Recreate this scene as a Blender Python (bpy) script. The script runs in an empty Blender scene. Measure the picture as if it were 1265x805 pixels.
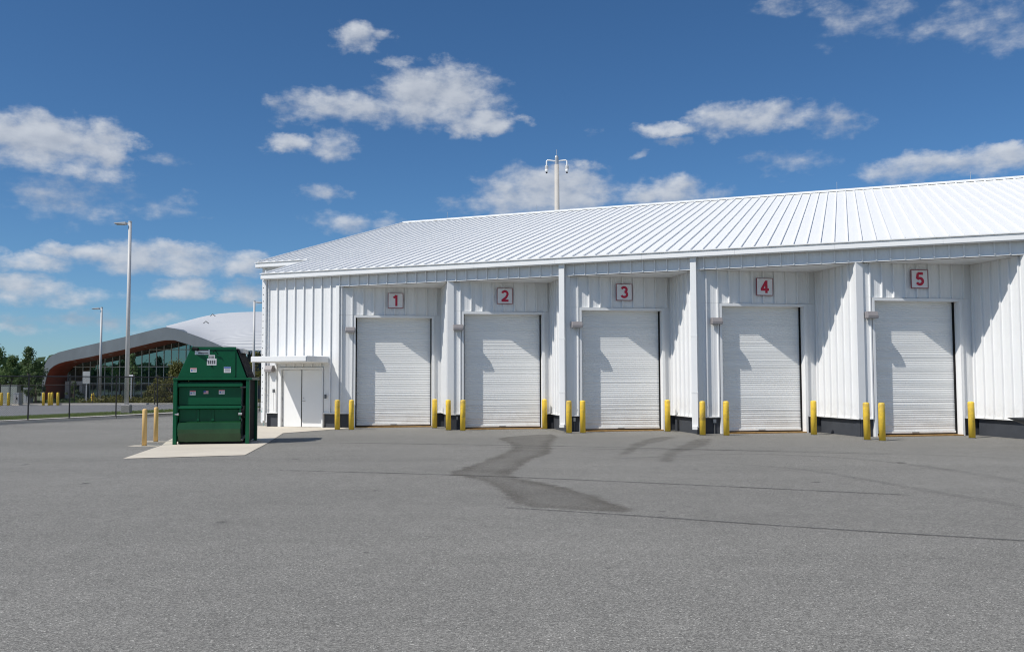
import bpy, bmesh, math, random
from mathutils import Matrix, Vector, Euler
R = math.radians
rnd = random.Random(7)
S = bpy.context.scene
COL = S.collection

# ------------------------------------------------------------------ camera
cam_d = bpy.data.cameras.new('camera')
cam = bpy.data.objects.new('camera', cam_d)
COL.objects.link(cam)
cam_d.sensor_width = 36.0
cam_d.lens = 36.0 * 1103.2 / 1265.0
cam_d.shift_y = 8.96 / 1265.0
cam_d.clip_end = 6000.0
cam.matrix_world = Matrix.Translation((0, 0, 1.7278)) @ Matrix.Rotation(math.pi / 2 + 0.0545, 4, 'X') @ Matrix.Rotation(-0.0033, 4, 'Z')
S.camera = cam
S.render.resolution_x, S.render.resolution_y = 1024, 651

# ------------------------------------------------------------------ sun, sky, exposure
SUN_AZ, SUN_EL = R(57.0), R(49.0)                     # azimuth: to the left of straight behind the camera
sun_dir = Vector((-math.sin(SUN_AZ) * math.cos(SUN_EL), -math.cos(SUN_AZ) * math.cos(SUN_EL), math.sin(SUN_EL)))
sl = bpy.data.lights.new('sun', 'SUN')
sl.energy, sl.angle, sl.color = 4.0, R(0.53), (1.0, 0.962, 0.90)
so = bpy.data.objects.new('sun', sl)
COL.objects.link(so)
so.rotation_euler = sun_dir.to_track_quat('Z', 'Y').to_euler()
so.location = (-30, -20, 40)

# clouds as (azimuth, elevation, half width, half height, weight) in radians
CLOUDS = [(-0.4908, 0.237, 0.068, 0.0272, 1), (-0.4318, 0.2396, 0.0308, 0.0218, 1), (-0.4612, 0.2159, 0.0544, 0.0109, 0.6), (-0.4641, 0.1822, 0.0653, 0.0218, 0.42), (-0.3764, 0.1832, 0.0363, 0.0127, 0.3), (-0.0841, 0.312, 0.068, 0.0308, 1), (-0.0796, 0.3356, 0.0272, 0.0163, 0.8), (-0.0383, 0.2854, 0.0435, 0.0136, 1), (-0.1835, 0.2975, 0.068, 0.0181, 0.75), (-0.245, 0.2923, 0.0254, 0.0136, 0.5), (-0.1732, 0.369, 0.0272, 0.0154, 0.8), (-0.1435, 0.3721, 0.0181, 0.0082, 0.6), (-0.128, 0.3474, 0.0163, 0.0063, 0.5), (-0.029, 0.3271, 0.0272, 0.0091, 0.35), (-0.2489, 0.2569, 0.029, 0.0109, 0.85), (-0.1991, 0.257, 0.0272, 0.0145, 0.6), (-0.2093, 0.2075, 0.0254, 0.0091, 0.4), (-0.1738, 0.1737, 0.0471, 0.0127, 0.6), (0.044, 0.2083, 0.0771, 0.0308, 0.9), (0.0623, 0.2239, 0.0453, 0.0181, 0.9), (0.1794, 0.2066, 0.0589, 0.0154, 0.8), (-0.0384, 0.198, 0.0363, 0.0109, 0.5), (0.2679, 0.2808, 0.0635, 0.0172, 0.85), (0.2158, 0.2802, 0.029, 0.0091, 0.6), (0.3512, 0.2694, 0.0345, 0.0136, 0.5), (0.1759, 0.2739, 0.0381, 0.0082, 0.8), (0.1801, 0.2601, 0.0218, 0.0054, 0.5), (0.305, 0.2321, 0.0435, 0.0127, 0.35), (0.4285, 0.2148, 0.0453, 0.0136, 0.7), (0.4841, 0.2153, 0.0562, 0.0136, 0.8), (0.5126, 0.2197, 0.0363, 0.0109, 0.8), (0.3899, 0.3712, 0.0526, 0.0236, 0.36), (0.4699, 0.3513, 0.0526, 0.0199, 0.33), (0.5163, 0.3358, 0.0363, 0.0199, 0.38), (0.2999, 0.3879, 0.0345, 0.01, 0.4), (-0.4446, 0.1319, 0.0381, 0.0118, 0.85), (-0.3755, 0.1289, 0.0834, 0.0172, 0.85), (-0.2941, 0.1263, 0.0589, 0.0145, 0.7), (-0.3511, 0.0986, 0.0363, 0.0118, 0.8), (-0.2921, 0.0978, 0.0227, 0.0136, 0.8), (-0.5092, 0.12, 0.0526, 0.0091, 0.7), (-0.5017, 0.0982, 0.0453, 0.0145, 0.8), (-0.4801, 0.0856, 0.0589, 0.0109, 0.6), (-0.4357, 0.0635, 0.0861, 0.0082, 0.45), (-0.5076, 0.0543, 0.0408, 0.0063, 0.5), (-0.3693, 0.2316, 0.0181, 0.0063, 0.25), (0.0992, 0.2692, 0.0109, 0.0045, 0.2), (0.1424, 0.2497, 0.0109, 0.0045, 0.3)]
world = bpy.data.worlds.new('World')
S.world = world
world.use_nodes = True
nt = world.node_tree
nt.nodes.clear()
def N(tree, kind, **kw):
    n = tree.nodes.new(kind)
    for k, v in kw.items():
        setattr(n, k, v)
    return n
def build_world():
    L = nt.links.new
    def M(op, a, b=None, c=None, clamp=False):
        n = N(nt, 'ShaderNodeMath', operation=op, use_clamp=clamp)
        for i, v in enumerate((a, b, c)):
            if v is None: continue
            if isinstance(v, (int, float)): n.inputs[i].default_value = v
            else: L(v, n.inputs[i])
        return n.outputs[0]
    out = N(nt, 'ShaderNodeOutputWorld')
    bg = N(nt, 'ShaderNodeBackground'); bg.inputs['Strength'].default_value = 0.076
    sky = N(nt, 'ShaderNodeTexSky', sky_type='NISHITA', sun_disc=False)
    sky.sun_elevation = SUN_EL
    sky.sun_rotation = math.pi + SUN_AZ
    sky.altitude = 10.0; sky.air_density = 0.8; sky.dust_density = 0.3; sky.ozone_density = 3.0
    tc = N(nt, 'ShaderNodeTexCoord')
    sep = N(nt, 'ShaderNodeSeparateXYZ'); L(tc.outputs['Generated'], sep.inputs[0])
    az = M('ARCTAN2', sep.outputs[0], sep.outputs[1])
    el = M('ARCSINE', sep.outputs[2])
    comb = N(nt, 'ShaderNodeCombineXYZ'); L(az, comb.inputs[0]); L(el, comb.inputs[1])
    # billow of the edges
    def noise(vec, scale, detail, rough, w):
        n = N(nt, 'ShaderNodeTexNoise', noise_dimensions='2D')
        n.inputs['Scale'].default_value = scale; n.inputs['Detail'].default_value = detail; n.inputs['Roughness'].default_value = rough
        L(vec, n.inputs['Vector'])
        return n
    mp = N(nt, 'ShaderNodeMapping'); mp.inputs['Scale'].default_value = (1.0, 1.7, 1.0); L(comb.outputs[0], mp.inputs[0])
    wn = noise(mp.outputs[0], 26.0, 5.0, 0.6, 0)
    ws = N(nt, 'ShaderNodeVectorMath', operation='SUBTRACT'); L(wn.outputs['Color'], ws.inputs[0]); ws.inputs[1].default_value = (.5, .5, .5)
    wm = N(nt, 'ShaderNodeVectorMath', operation='MULTIPLY'); L(ws.outputs[0], wm.inputs[0]); wm.inputs[1].default_value = (.050, .022, 0)
    wp = N(nt, 'ShaderNodeVectorMath', operation='ADD'); L(comb.outputs[0], wp.inputs[0]); L(wm.outputs[0], wp.inputs[1])
    env = None
    for (a, e, ra, re, s) in CLOUDS:
        ma = N(nt, 'ShaderNodeVectorMath', operation='MULTIPLY_ADD'); L(wp.outputs[0], ma.inputs[0])
        ma.inputs[1].default_value = (.77 / ra, .77 / re, 0); ma.inputs[2].default_value = (-a * .77 / ra, -e * .77 / re, 0)
        dt = N(nt, 'ShaderNodeVectorMath', operation='DOT_PRODUCT'); L(ma.outputs[0], dt.inputs[0]); L(ma.outputs[0], dt.inputs[1])
        v = M('MULTIPLY_ADD', dt.outputs['Value'], -s, s)
        env = v if env is None else M('MAXIMUM', env, v)
    # clouds of the same kind all over the rest of the sky
    mp2 = N(nt, 'ShaderNodeMapping'); mp2.inputs['Scale'].default_value = (1.0, 2.6, 1.0); L(comb.outputs[0], mp2.inputs[0])
    bn = noise(mp2.outputs[0], 3.4, 2.0, 0.5, 0)
    rest = M('MULTIPLY', M('SUBTRACT', bn.outputs['Fac'], .55), 7.0)
    gap = M('MAXIMUM', M('SUBTRACT', M('ABSOLUTE', az), .62), M('SUBTRACT', el, .45))
    gapm = N(nt, 'ShaderNodeMapRange', interpolation_type='SMOOTHSTEP'); L(gap, gapm.inputs[0]); gapm.inputs[1].default_value = 0; gapm.inputs[2].default_value = .12
    gapm.inputs[3].default_value = -3.0; gapm.inputs[4].default_value = 0
    env = M('MAXIMUM', env, M('MINIMUM', M('ADD', rest, gapm.outputs[0]), 1.0))
    def big(vec):
        e2 = None
        for (a, e, ra, re, s) in CLOUDS:
            if s < .55 or ra < .025: continue
            ma = N(nt, 'ShaderNodeVectorMath', operation='MULTIPLY_ADD'); L(vec, ma.inputs[0])
            ma.inputs[1].default_value = (.6 / ra, .6 / re, 0); ma.inputs[2].default_value = (-a * .6 / ra, -e * .6 / re, 0)
            dt = N(nt, 'ShaderNodeVectorMath', operation='DOT_PRODUCT'); L(ma.outputs[0], dt.inputs[0]); L(ma.outputs[0], dt.inputs[1])
            e2 = dt.outputs['Value'] if e2 is None else M('MINIMUM', e2, dt.outputs['Value'])
        return M('MINIMUM', e2, 1.5)
    sh = N(nt, 'ShaderNodeVectorMath', operation='ADD'); L(wp.outputs[0], sh.inputs[0]); sh.inputs[1].default_value = (-.004, .010, 0)
    form = M('SUBTRACT', big(sh.outputs[0]), big(wp.outputs[0]))
    n1 = noise(mp.outputs[0], 30.0, 7.0, 0.56, 0)
    off = N(nt, 'ShaderNodeVectorMath', operation='ADD'); L(mp.outputs[0], off.inputs[0]); off.inputs[1].default_value = (-0.010, 0.013, 0)
    n2 = noise(off.outputs[0], 30.0, 4.0, 0.5, 0)
    dens = M('MULTIPLY_ADD', M('SUBTRACT', n1.outputs['Fac'], 0.5), 1.9, M('MULTIPLY', env, 1.5))
    alpha = N(nt, 'ShaderNodeMapRange', interpolation_type='SMOOTHSTEP'); L(dens, alpha.inputs['Value'])
    alpha.inputs['From Min'].default_value = 0.05; alpha.inputs['From Max'].default_value = 1.45
    a_ = M('MULTIPLY', alpha.outputs[0], 0.86)
    lit = M('MULTIPLY_ADD', M('SUBTRACT', n1.outputs['Fac'], n2.outputs['Fac']), .9, M('MULTIPLY_ADD', form, .55, .50), clamp=True)
    cc = N(nt, 'ShaderNodeMix', data_type='RGBA'); L(lit, cc.inputs[0])
    cc.inputs[6].default_value = (4.6, 5.2, 6.3, 1); cc.inputs[7].default_value = (8.6, 9.0, 9.6, 1)
    tint = N(nt, 'ShaderNodeVectorMath', operation='MULTIPLY'); L(sky.outputs[0], tint.inputs[0]); tint.inputs[1].default_value = (.81, 1.06, 1.24)
    hs = N(nt, 'ShaderNodeHueSaturation'); hs.inputs['Saturation'].default_value = 1.06; L(tint.outputs[0], hs.inputs['Color'])
    mx = N(nt, 'ShaderNodeMix', data_type='RGBA'); L(a_, mx.inputs[0]); L(hs.outputs[0], mx.inputs[6]); L(cc.outputs[2], mx.inputs[7])
    L(mx.outputs[2], bg.inputs['Color']); L(bg.outputs[0], out.inputs['Surface'])
build_world()
world.cycles.sampling_method = 'NONE'
S.cycles.filter_width = 1.1; S.cycles.max_bounces = 6; S.cycles.diffuse_bounces = 3; S.cycles.glossy_bounces = 3; S.cycles.transmission_bounces = 4; S.cycles.transparent_max_bounces = 12
S.view_settings.view_transform = 'Standard'
S.view_settings.look = 'None'
S.view_settings.exposure = 0.03
S.view_settings.gamma = 1.0
S.view_settings.use_curve_mapping = False

# ------------------------------------------------------------------ helpers
WORD = ['one', 'two', 'three', 'four', 'five']
class MB:
    def __init__(s):
        s.v = []; s.f = []; s.m = []
    def add(s, vs, fs, mi=0):
        o = len(s.v); s.v += [tuple(p) for p in vs]
        for f in fs:
            s.f.append(tuple(o + i for i in f)); s.m.append(mi)
        return s
    def box(s, x0, x1, y0, y1, z0, z1, mi=0, M=None):
        vs = [(x, y, z) for z in (z0, z1) for y in (y0, y1) for x in (x0, x1)]
        if M is not None: vs = [M @ Vector(p) for p in vs]
        return s.add(vs, [(0, 2, 3, 1), (4, 5, 7, 6), (0, 1, 5, 4), (2, 6, 7, 3), (0, 4, 6, 2), (1, 3, 7, 5)], mi)
    def prism(s, poly, a, b, axis='y', mi=0):
        # polygon in the plane normal to axis, extruded from a to b
        def pt(p, t):
            return (p[0], t, p[1]) if axis == 'y' else ((t, p[0], p[1]) if axis == 'x' else (p[0], p[1], t))
        n = len(poly)
        vs = [pt(p, a) for p in poly] + [pt(p, b) for p in poly]
        fs = [tuple(range(n)), tuple(range(2 * n - 1, n - 1, -1))] + [(i, (i + 1) % n, n + (i + 1) % n, n + i) for i in range(n)]
        return s.add(vs, fs, mi)
    def tube(s, pts, rad, n=8, mi=0, cap=True):
        if not hasattr(rad, '__len__'): rad = [rad] * len(pts)
        P = [Vector(p) for p in pts]; rings = []
        for i, p in enumerate(P):
            t = (P[min(i + 1, len(P) - 1)] - P[max(i - 1, 0)])
            t = t.normalized() if t.length > 1e-9 else Vector((0, 0, 1))
            a = t.orthogonal().normalized() if abs(t.z) < .98 else Vector((1, 0, 0)).cross(t).cross(t).normalized() * -1
            b = t.cross(a)
            rings.append([p + rad[i] * (math.cos(2 * math.pi * k / n) * a + math.sin(2 * math.pi * k / n) * b) for k in range(n)])
        vs = [q for r in rings for q in r]; fs = []
        for i in range(len(P) - 1):
            for k in range(n):
                fs.append((i * n + k, i * n + (k + 1) % n, (i + 1) * n + (k + 1) % n, (i + 1) * n + k))
        if cap:
            fs += [tuple(range(n - 1, -1, -1)), tuple((len(P) - 1) * n + k for k in range(n))]
        return s.add(vs, fs, mi)
    def lathe(s, prof, c=(0, 0, 0), n=16, mi=0):
        # profile of (radius, z) turned round a vertical axis through c
        vs = [(c[0] + r * math.cos(2 * math.pi * k / n), c[1] + r * math.sin(2 * math.pi * k / n), c[2] + z) for r, z in prof for k in range(n)]
        fs = [(i * n + k, i * n + (k + 1) % n, (i + 1) * n + (k + 1) % n, (i + 1) * n + k) for i in range(len(prof) - 1) for k in range(n)]
        fs += [tuple(range(n - 1, -1, -1)), tuple((len(prof) - 1) * n + k for k in range(n))]
        return s.add(vs, fs, mi)
    def mesh(s, name, mats, smooth=False, fix=True):
        me = bpy.data.meshes.new(name)
        me.from_pydata(s.v, [], s.f); 
        mats = mats if isinstance(mats, (list, tuple)) else [mats]
        for m in mats: me.materials.append(m)
        if len(mats) > 1:
            for p, mi in zip(me.polygons, s.m): p.material_index = mi
        if fix:
            bm = bmesh.new(); bm.from_mesh(me); bmesh.ops.recalc_face_normals(bm, faces=bm.faces); bm.to_mesh(me); bm.free()
        if smooth:
            for p in me.polygons: p.use_smooth = True
        me.update()
        return me
    def build(s, name, mats, parent=None, loc=None, rotz=None, smooth=False, bevel=0.0, fix=True):
        return put(name, s.mesh(name, mats, smooth, fix), parent, loc, rotz, bevel)
def put(name, me, parent=None, loc=None, rotz=None, bevel=0.0):
    o = bpy.data.objects.new(name, me); COL.objects.link(o)
    if parent is not None: o.parent = parent
    if loc is not None: o.location = loc
    if rotz is not None: o.rotation_euler = (0, 0, rotz)
    if bevel:
        b = o.modifiers.new('bevel', 'BEVEL'); b.width = bevel; b.segments = 2; b.limit_method = 'ANGLE'; b.angle_limit = R(40)
    return o
def tag(o, label=None, cat=None, group=None, kind=None):
    if label: o['label'] = label
    if cat: o['category'] = cat
    if group: o['group'] = group
    if kind: o['kind'] = kind
    return o
def empty(name, loc=(0, 0, 0), rotz=0.0, parent=None):
    o = bpy.data.objects.new(name, None); COL.objects.link(o)
    o.location = loc; o.rotation_euler = (0, 0, rotz); o.empty_display_size = .3
    if parent is not None: o.parent = parent
    return o
def copy_tree(o, parent=None):
    c = o.copy(); COL.objects.link(c); c.parent = parent
    for ch in list(o.children): copy_tree(ch, c)
    return c

# ------------------------------------------------------------------ materials
MATS = {}
def mat(name, col, rough=.5, metal=0.0, var=.06, vscale=2.0, bump=0.0, bscale=40.0, spec=.5, col2=None, fine=0.0, fscale=60.0, stretch=(1, 1, 1)):
    if name in MATS: return MATS[name]
    m = bpy.data.materials.new(name); m.use_nodes = True
    t = m.node_tree; b = t.nodes['Principled BSDF']; L = t.links.new
    b.inputs['Roughness'].default_value = rough; b.inputs['Metallic'].default_value = metal
    b.inputs['Specular IOR Level'].default_value = spec
    tc = N(t, 'ShaderNodeTexCoord')
    mp = N(t, 'ShaderNodeMapping'); mp.inputs['Scale'].default_value = stretch; L(tc.outputs['Object'], mp.inputs[0])
    n = N(t, 'ShaderNodeTexNoise'); n.inputs['Scale'].default_value = vscale; n.inputs['Detail'].default_value = 6; n.inputs['Roughness'].default_value = .65
    L(mp.outputs[0], n.inputs['Vector'])
    fac = n.outputs['Fac']
    if fine:
        n2 = N(t, 'ShaderNodeTexNoise'); n2.inputs['Scale'].default_value = fscale; n2.inputs['Detail'].default_value = 3
        L(mp.outputs[0], n2.inputs['Vector'])
        k = N(t, 'ShaderNodeMath', operation='MULTIPLY_ADD'); L(n2.outputs['Fac'], k.inputs[0]); k.inputs[1].default_value = fine; 
        k2 = N(t, 'ShaderNodeMath', operation='SUBTRACT'); L(fac, k2.inputs[0]); k2.inputs[1].default_value = fine * .5
        L(k2.outputs[0], k.inputs[2]); fac = k.outputs[0]
    rp = N(t, 'ShaderNodeMapRange'); L(fac, rp.inputs['Value']); rp.inputs['From Min'].default_value = .3; rp.inputs['From Max'].default_value = .7
    mx = N(t, 'ShaderNodeMix', data_type='RGBA'); L(rp.outputs[0], mx.inputs[0])
    c2 = col2 if col2 else tuple(min(1, c * (1 + var)) for c in col)
    c1 = col if col2 else tuple(c * (1 - var) for c in col)
    mx.inputs[6].default_value = (*c1, 1); mx.inputs[7].default_value = (*c2, 1)
    L(mx.outputs[2], b.inputs['Base Color'])
    if bump:
        bn = N(t, 'ShaderNodeTexNoise'); bn.inputs['Scale'].default_value = bscale; bn.inputs['Detail'].default_value = 4; L(mp.outputs[0], bn.inputs['Vector'])
        bp = N(t, 'ShaderNodeBump'); bp.inputs['Strength'].default_value = bump; bp.inputs['Distance'].default_value = .02
        L(bn.outputs['Fac'], bp.inputs['Height']); L(bp.outputs[0], b.inputs['Normal'])
    MATS[name] = m
    return m
white_wall = mat('white_wall_paint', (.84, .84, .83), .42, var=.03, vscale=.8, bump=.06, bscale=1.6)
def splash(m, col=(.50, .46, .40), top=1.25, amount=.55):
    t = m.node_tree; L = t.links.new; b = t.nodes['Principled BSDF']; src = b.inputs['Base Color'].links[0].from_socket
    tc = N(t, 'ShaderNodeTexCoord'); sp = N(t, 'ShaderNodeSeparateXYZ'); L(tc.outputs['Object'], sp.inputs[0])
    mr = N(t, 'ShaderNodeMapRange'); L(sp.outputs[2], mr.inputs[0]); mr.inputs[1].default_value = top; mr.inputs[2].default_value = .5; mr.inputs[3].default_value = 0; mr.inputs[4].default_value = 1
    g = N(t, 'ShaderNodeNewGeometry'); n = N(t, 'ShaderNodeTexNoise'); n.inputs['Scale'].default_value = 2.6; n.inputs['Detail'].default_value = 8; n.inputs['Roughness'].default_value = .75; L(g.outputs['Position'], n.inputs['Vector'])
    m2 = N(t, 'ShaderNodeMapRange'); L(n.outputs['Fac'], m2.inputs[0]); m2.inputs[1].default_value = .45; m2.inputs[2].default_value = .75
    mu = N(t, 'ShaderNodeMath', operation='MULTIPLY'); L(mr.outputs[0], mu.inputs[0]); L(m2.outputs[0], mu.inputs[1])
    mu2 = N(t, 'ShaderNodeMath', operation='MULTIPLY'); L(mu.outputs[0], mu2.inputs[0]); mu2.inputs[1].default_value = amount
    mx = N(t, 'ShaderNodeMix', data_type='RGBA'); L(mu2.outputs[0], mx.inputs[0]); L(src, mx.inputs[6]); mx.inputs[7].default_value = (*col, 1); L(mx.outputs[2], b.inputs['Base Color'])
splash(white_wall)
white_trim = mat('white_trim_paint', (.83, .83, .82), .4, var=.02)
white_roof = mat('white_roof_metal', (.86, .86, .85), .45, var=.02, vscale=1.2, bump=.05, bscale=1.1, stretch=(1.0, .6, 1))
curtain_m = mat('door_curtain_paint', (.84, .84, .82), .42, var=.05, vscale=1.5, stretch=(.15, 1, 4))
splash(curtain_m, (.55, .53, .50), 1.0, .45)
found_m = mat('dark_foundation_paint', (.045, .050, .060), .75, var=.15, vscale=2.0, bump=.2, bscale=60)
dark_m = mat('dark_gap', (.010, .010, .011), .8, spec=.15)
sill_m = mat('rusty_steel_sill', (.30, .17, .05), .7, var=.35, vscale=6)
yellow_m = mat('yellow_bollard_sleeve', (.95, .63, .06), .42, var=.07, vscale=5)
splash(yellow_m, (.30, .22, .10), .45, .9)
tan_m = mat('tan_bollard_paint', (.80, .52, .20), .55, var=.06, vscale=3)
red_m = mat('red_numeral_vinyl', (.52, .012, .05), .45)
plate_m = mat('white_sign_plate', (.80, .79, .79), .4, var=.02)
plate_edge = mat('sign_plate_border', (.28, .05, .07), .5)
lamp_m = mat('grey_brown_lamp_housing', (.27, .25, .25), .5)
lens_m = mat('lamp_lens', (.5, .5, .48), .2)
steel_m = mat('galvanised_steel', (.50, .50, .50), .45, metal=.6, var=.08)
dsteel_m = mat('dark_grey_steel', (.10, .105, .11), .5)
conc_m = mat('pale_concrete', (.64, .575, .47), .85, var=.08, vscale=.7, fine=.25, fscale=30, bump=.15, bscale=90)
curb_m = mat('curb_concrete', (.52, .49, .44), .85, var=.10, vscale=1.2, fine=.2)
pole_conc = mat('pole_concrete', (.52, .49, .45), .8, var=.06, vscale=2)
lpole_m = mat('light_pole_paint', (.55, .54, .53), .45, var=.03)
green_m = mat('green_enamel', (.003, .088, .036), .36, var=.14, vscale=1.5, spec=.3, bump=.05, bscale=3)
green2_m = mat('faded_green_enamel', (.012, .060, .022), .24, var=.25, vscale=1.2, bump=.04, bscale=2)
black_m = mat('black_fence_coating', (.012, .012, .014), .5)
rubber_m = mat('black_rubber', (.015, .015, .015), .7)

def leaf_mat(name, c1, c2):
    m = bpy.data.materials.new(name); m.use_nodes = True
    t = m.node_tree; b = t.nodes['Principled BSDF']; L = t.links.new
    g = N(t, 'ShaderNodeNewGeometry')
    mx = N(t, 'ShaderNodeMix', data_type='RGBA'); L(g.outputs['Random Per Island'], mx.inputs[0])
    mx.inputs[6].default_value = (*c1, 1); mx.inputs[7].default_value = (*c2, 1)
    L(mx.outputs[2], b.inputs['Base Color']); b.inputs['Roughness'].default_value = .6
    tr = N(t, 'ShaderNodeBsdfTranslucent'); L(mx.outputs[2], tr.inputs[0])
    ms = N(t, 'ShaderNodeMixShader'); ms.inputs[0].default_value = .45
    L(b.outputs[0], ms.inputs[1]); L(tr.outputs[0], ms.inputs[2]); L(ms.outputs[0], t.nodes['Material Output'].inputs['Surface'])
    return m
leaf_green = leaf_mat('leaf_mid_green', (.08, .14, .035), (.17, .25, .08))
leaf_dark = leaf_mat('leaf_dark_green', (.05, .09, .028), (.11, .17, .055))
leaf_olive = leaf_mat('leaf_olive', (.09, .10, .02), (.19, .18, .045))
leaf_pale = leaf_mat('leaf_pale_green', (.08, .14, .05), (.15, .23, .09))
grass_m = leaf_mat('grass_blade', (.13, .19, .05), (.25, .30, .10))
bark_m = mat('bark', (.10, .075, .055), .9, var=.2, vscale=8)
mulch_m = mat('planting_soil', (.12, .09, .06), .95, var=.25, vscale=3)
ground_m = mat('dry_grass_ground', (.10, .115, .05), .95, var=.25, vscale=.15, fine=.3, fscale=3)

def asphalt(name, base, speck, ca=1.0):
    m = bpy.data.materials.new(name); m.use_nodes = True
    t = m.node_tree; b = t.nodes['Principled BSDF']; L = t.links.new
    b.inputs['Roughness'].default_value = .88; b.inputs['Specular IOR Level'].default_value = .3
    tc = N(t, 'ShaderNodeTexCoord')
    def nz(scale, detail=3, rough=.6):
        n = N(t, 'ShaderNodeTexNoise'); n.inputs['Scale'].default_value = scale; n.inputs['Detail'].default_value = detail; n.inputs['Roughness'].default_value = rough
        L(tc.outputs['Object'], n.inputs['Vector']); return n.outputs['Fac']
    def rng(x, a, b_, c, d):
        n = N(t, 'ShaderNodeMapRange'); L(x, n.inputs[0])
        for i, v in zip(range(1, 5), (a, b_, c, d)): n.inputs[i].default_value = v
        return n.outputs[0]
    def mul(a, b_):
        n = N(t, 'ShaderNodeMath', operation='MULTIPLY'); L(a, n.inputs[0]); L(b_, n.inputs[1]); return n.outputs[0]
    vo = N(t, 'ShaderNodeTexVoronoi'); vo.inputs['Scale'].default_value = 88.0; L(tc.outputs['Object'], vo.inputs['Vector'])
    sv = N(t, 'ShaderNodeSeparateColor'); L(vo.outputs['Color'], sv.inputs[0])
    stone = rng(sv.outputs[0], 0, 1, .56, 1.42)
    bright = rng(sv.outputs[1], .90, 1.0, 1.0, 1.9)
    grit = rng(nz(120, 2), .3, .7, .62, 1.38)
    mid = rng(nz(2.2, 5), .3, .7, .94, 1.06)
    big = rng(nz(.16, 4), .3, .7, .92, 1.07)
    # paver passes lie in lanes along the joints
    mpl = N(t, 'ShaderNodeMapping'); mpl.inputs['Rotation'].default_value = (0, 0, R(24)); mpl.inputs['Scale'].default_value = (.02, .42, 0); L(tc.outputs['Object'], mpl.inputs[0])
    ln = N(t, 'ShaderNodeTexNoise'); ln.inputs['Scale'].default_value = 1.0; ln.inputs['Detail'].default_value = 4; L(mpl.outputs[0], ln.inputs['Vector'])
    lane = rng(ln.outputs['Fac'], .3, .7, .93, 1.07)
    big = mul(big, lane)
    v = mul(mul(mul(stone, bright), grit), mul(mid, big))
    cx = N(t, 'ShaderNodeMix', data_type='RGBA', blend_type='MULTIPLY'); cx.inputs[0].default_value = 1
    cx.inputs[6].default_value = (*base, 1)
    cb = N(t, 'ShaderNodeCombineXYZ')
    for i in range(3): L(v, cb.inputs[i])
    L(cb.outputs[0], cx.inputs[7]); L(cx.outputs[2], b.inputs['Base Color'])
    bp = N(t, 'ShaderNodeBump'); bp.inputs['Strength'].default_value = .5; bp.inputs['Distance'].default_value = .004
    L(vo.outputs['Distance'], bp.inputs['Height']); L(bp.outputs[0], b.inputs['Normal'])
    return m
asphalt_m = asphalt('yard_asphalt', (.207, .199, .180), 1)
lot_m = asphalt('far_lot_asphalt', (.19, .19, .19), 1)

def stain_mat(name, col, amount, edge=.22, scale=1.2, inner=1.0):
    # a film with a soft ragged rim: opacity from the 'rim' attribute (0 at the rim, 1 inside) broken up by noise
    m = bpy.data.materials.new(name); m.use_nodes = True
    t = m.node_tree; b = t.nodes['Principled BSDF']; L = t.links.new
    b.inputs['Base Color'].default_value = (*col, 1); b.inputs['Roughness'].default_value = .8
    at = N(t, 'ShaderNodeAttribute', attribute_name='rim')
    tc = N(t, 'ShaderNodeTexCoord')
    n = N(t, 'ShaderNodeTexNoise'); n.inputs['Scale'].default_value = scale; n.inputs['Detail'].default_value = 8; n.inputs['Roughness'].default_value = .7
    L(tc.outputs['Object'], n.inputs['Vector'])
    a = N(t, 'ShaderNodeMath', operation='MULTIPLY_ADD'); L(n.outputs['Fac'], a.inputs[0]); a.inputs[1].default_value = 2.6; a.inputs[2].default_value = -1.3
    ad = N(t, 'ShaderNodeMath', operation='ADD'); L(a.outputs[0], ad.inputs[0]); L(at.outputs['Fac'], ad.inputs[1])
    mr = N(t, 'ShaderNodeMapRange', interpolation_type='SMOOTHSTEP'); L(ad.outputs[0], mr.inputs[0]); mr.inputs[1].default_value = .0; mr.inputs[2].default_value = edge
    inn = N(t, 'ShaderNodeMapRange'); L(ad.outputs[0], inn.inputs[0]); inn.inputs[1].default_value = edge; inn.inputs[2].default_value = edge + 1.2; inn.inputs[3].default_value = amount; inn.inputs[4].default_value = amount * inner
    n3 = N(t, 'ShaderNodeTexNoise'); n3.inputs['Scale'].default_value = .9; n3.inputs['Detail'].default_value = 5; L(tc.outputs['Object'], n3.inputs['Vector'])
    m3 = N(t, 'ShaderNodeMapRange'); L(n3.outputs['Fac'], m3.inputs[0]); m3.inputs[1].default_value = .3; m3.inputs[2].default_value = .7; m3.inputs[3].default_value = .6; m3.inputs[4].default_value = 1.1
    m4 = N(t, 'ShaderNodeMath', operation='MULTIPLY'); L(inn.outputs[0], m4.inputs[0]); L(m3.outputs[0], m4.inputs[1])
    mm = N(t, 'ShaderNodeMath', operation='MULTIPLY'); L(mr.outputs[0], mm.inputs[0]); L(m4.outputs[0], mm.inputs[1])
    tr = N(t, 'ShaderNodeBsdfTransparent'); ms = N(t, 'ShaderNodeMixShader'); L(mm.outputs[0], ms.inputs[0]); L(tr.outputs[0], ms.inputs[1]); L(b.outputs[0], ms.inputs[2])
    L(ms.outputs[0], t.nodes['Material Output'].inputs['Surface'])
    return m
stain_m = stain_mat('dried_water_stain', (.105, .088, .066), .38, .9, 2.6, .55)
stain2_m = stain_mat('faint_water_stain', (.095, .082, .064), .26, .9, 1.6, .8)
faint_m = stain_mat('faint_tyre_film', (.06, .058, .055), .12, .8, 1.2)
joint_m = stain_mat('paving_joint_tar', (.03, .03, .03), .60, .4, 3.0)

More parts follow.
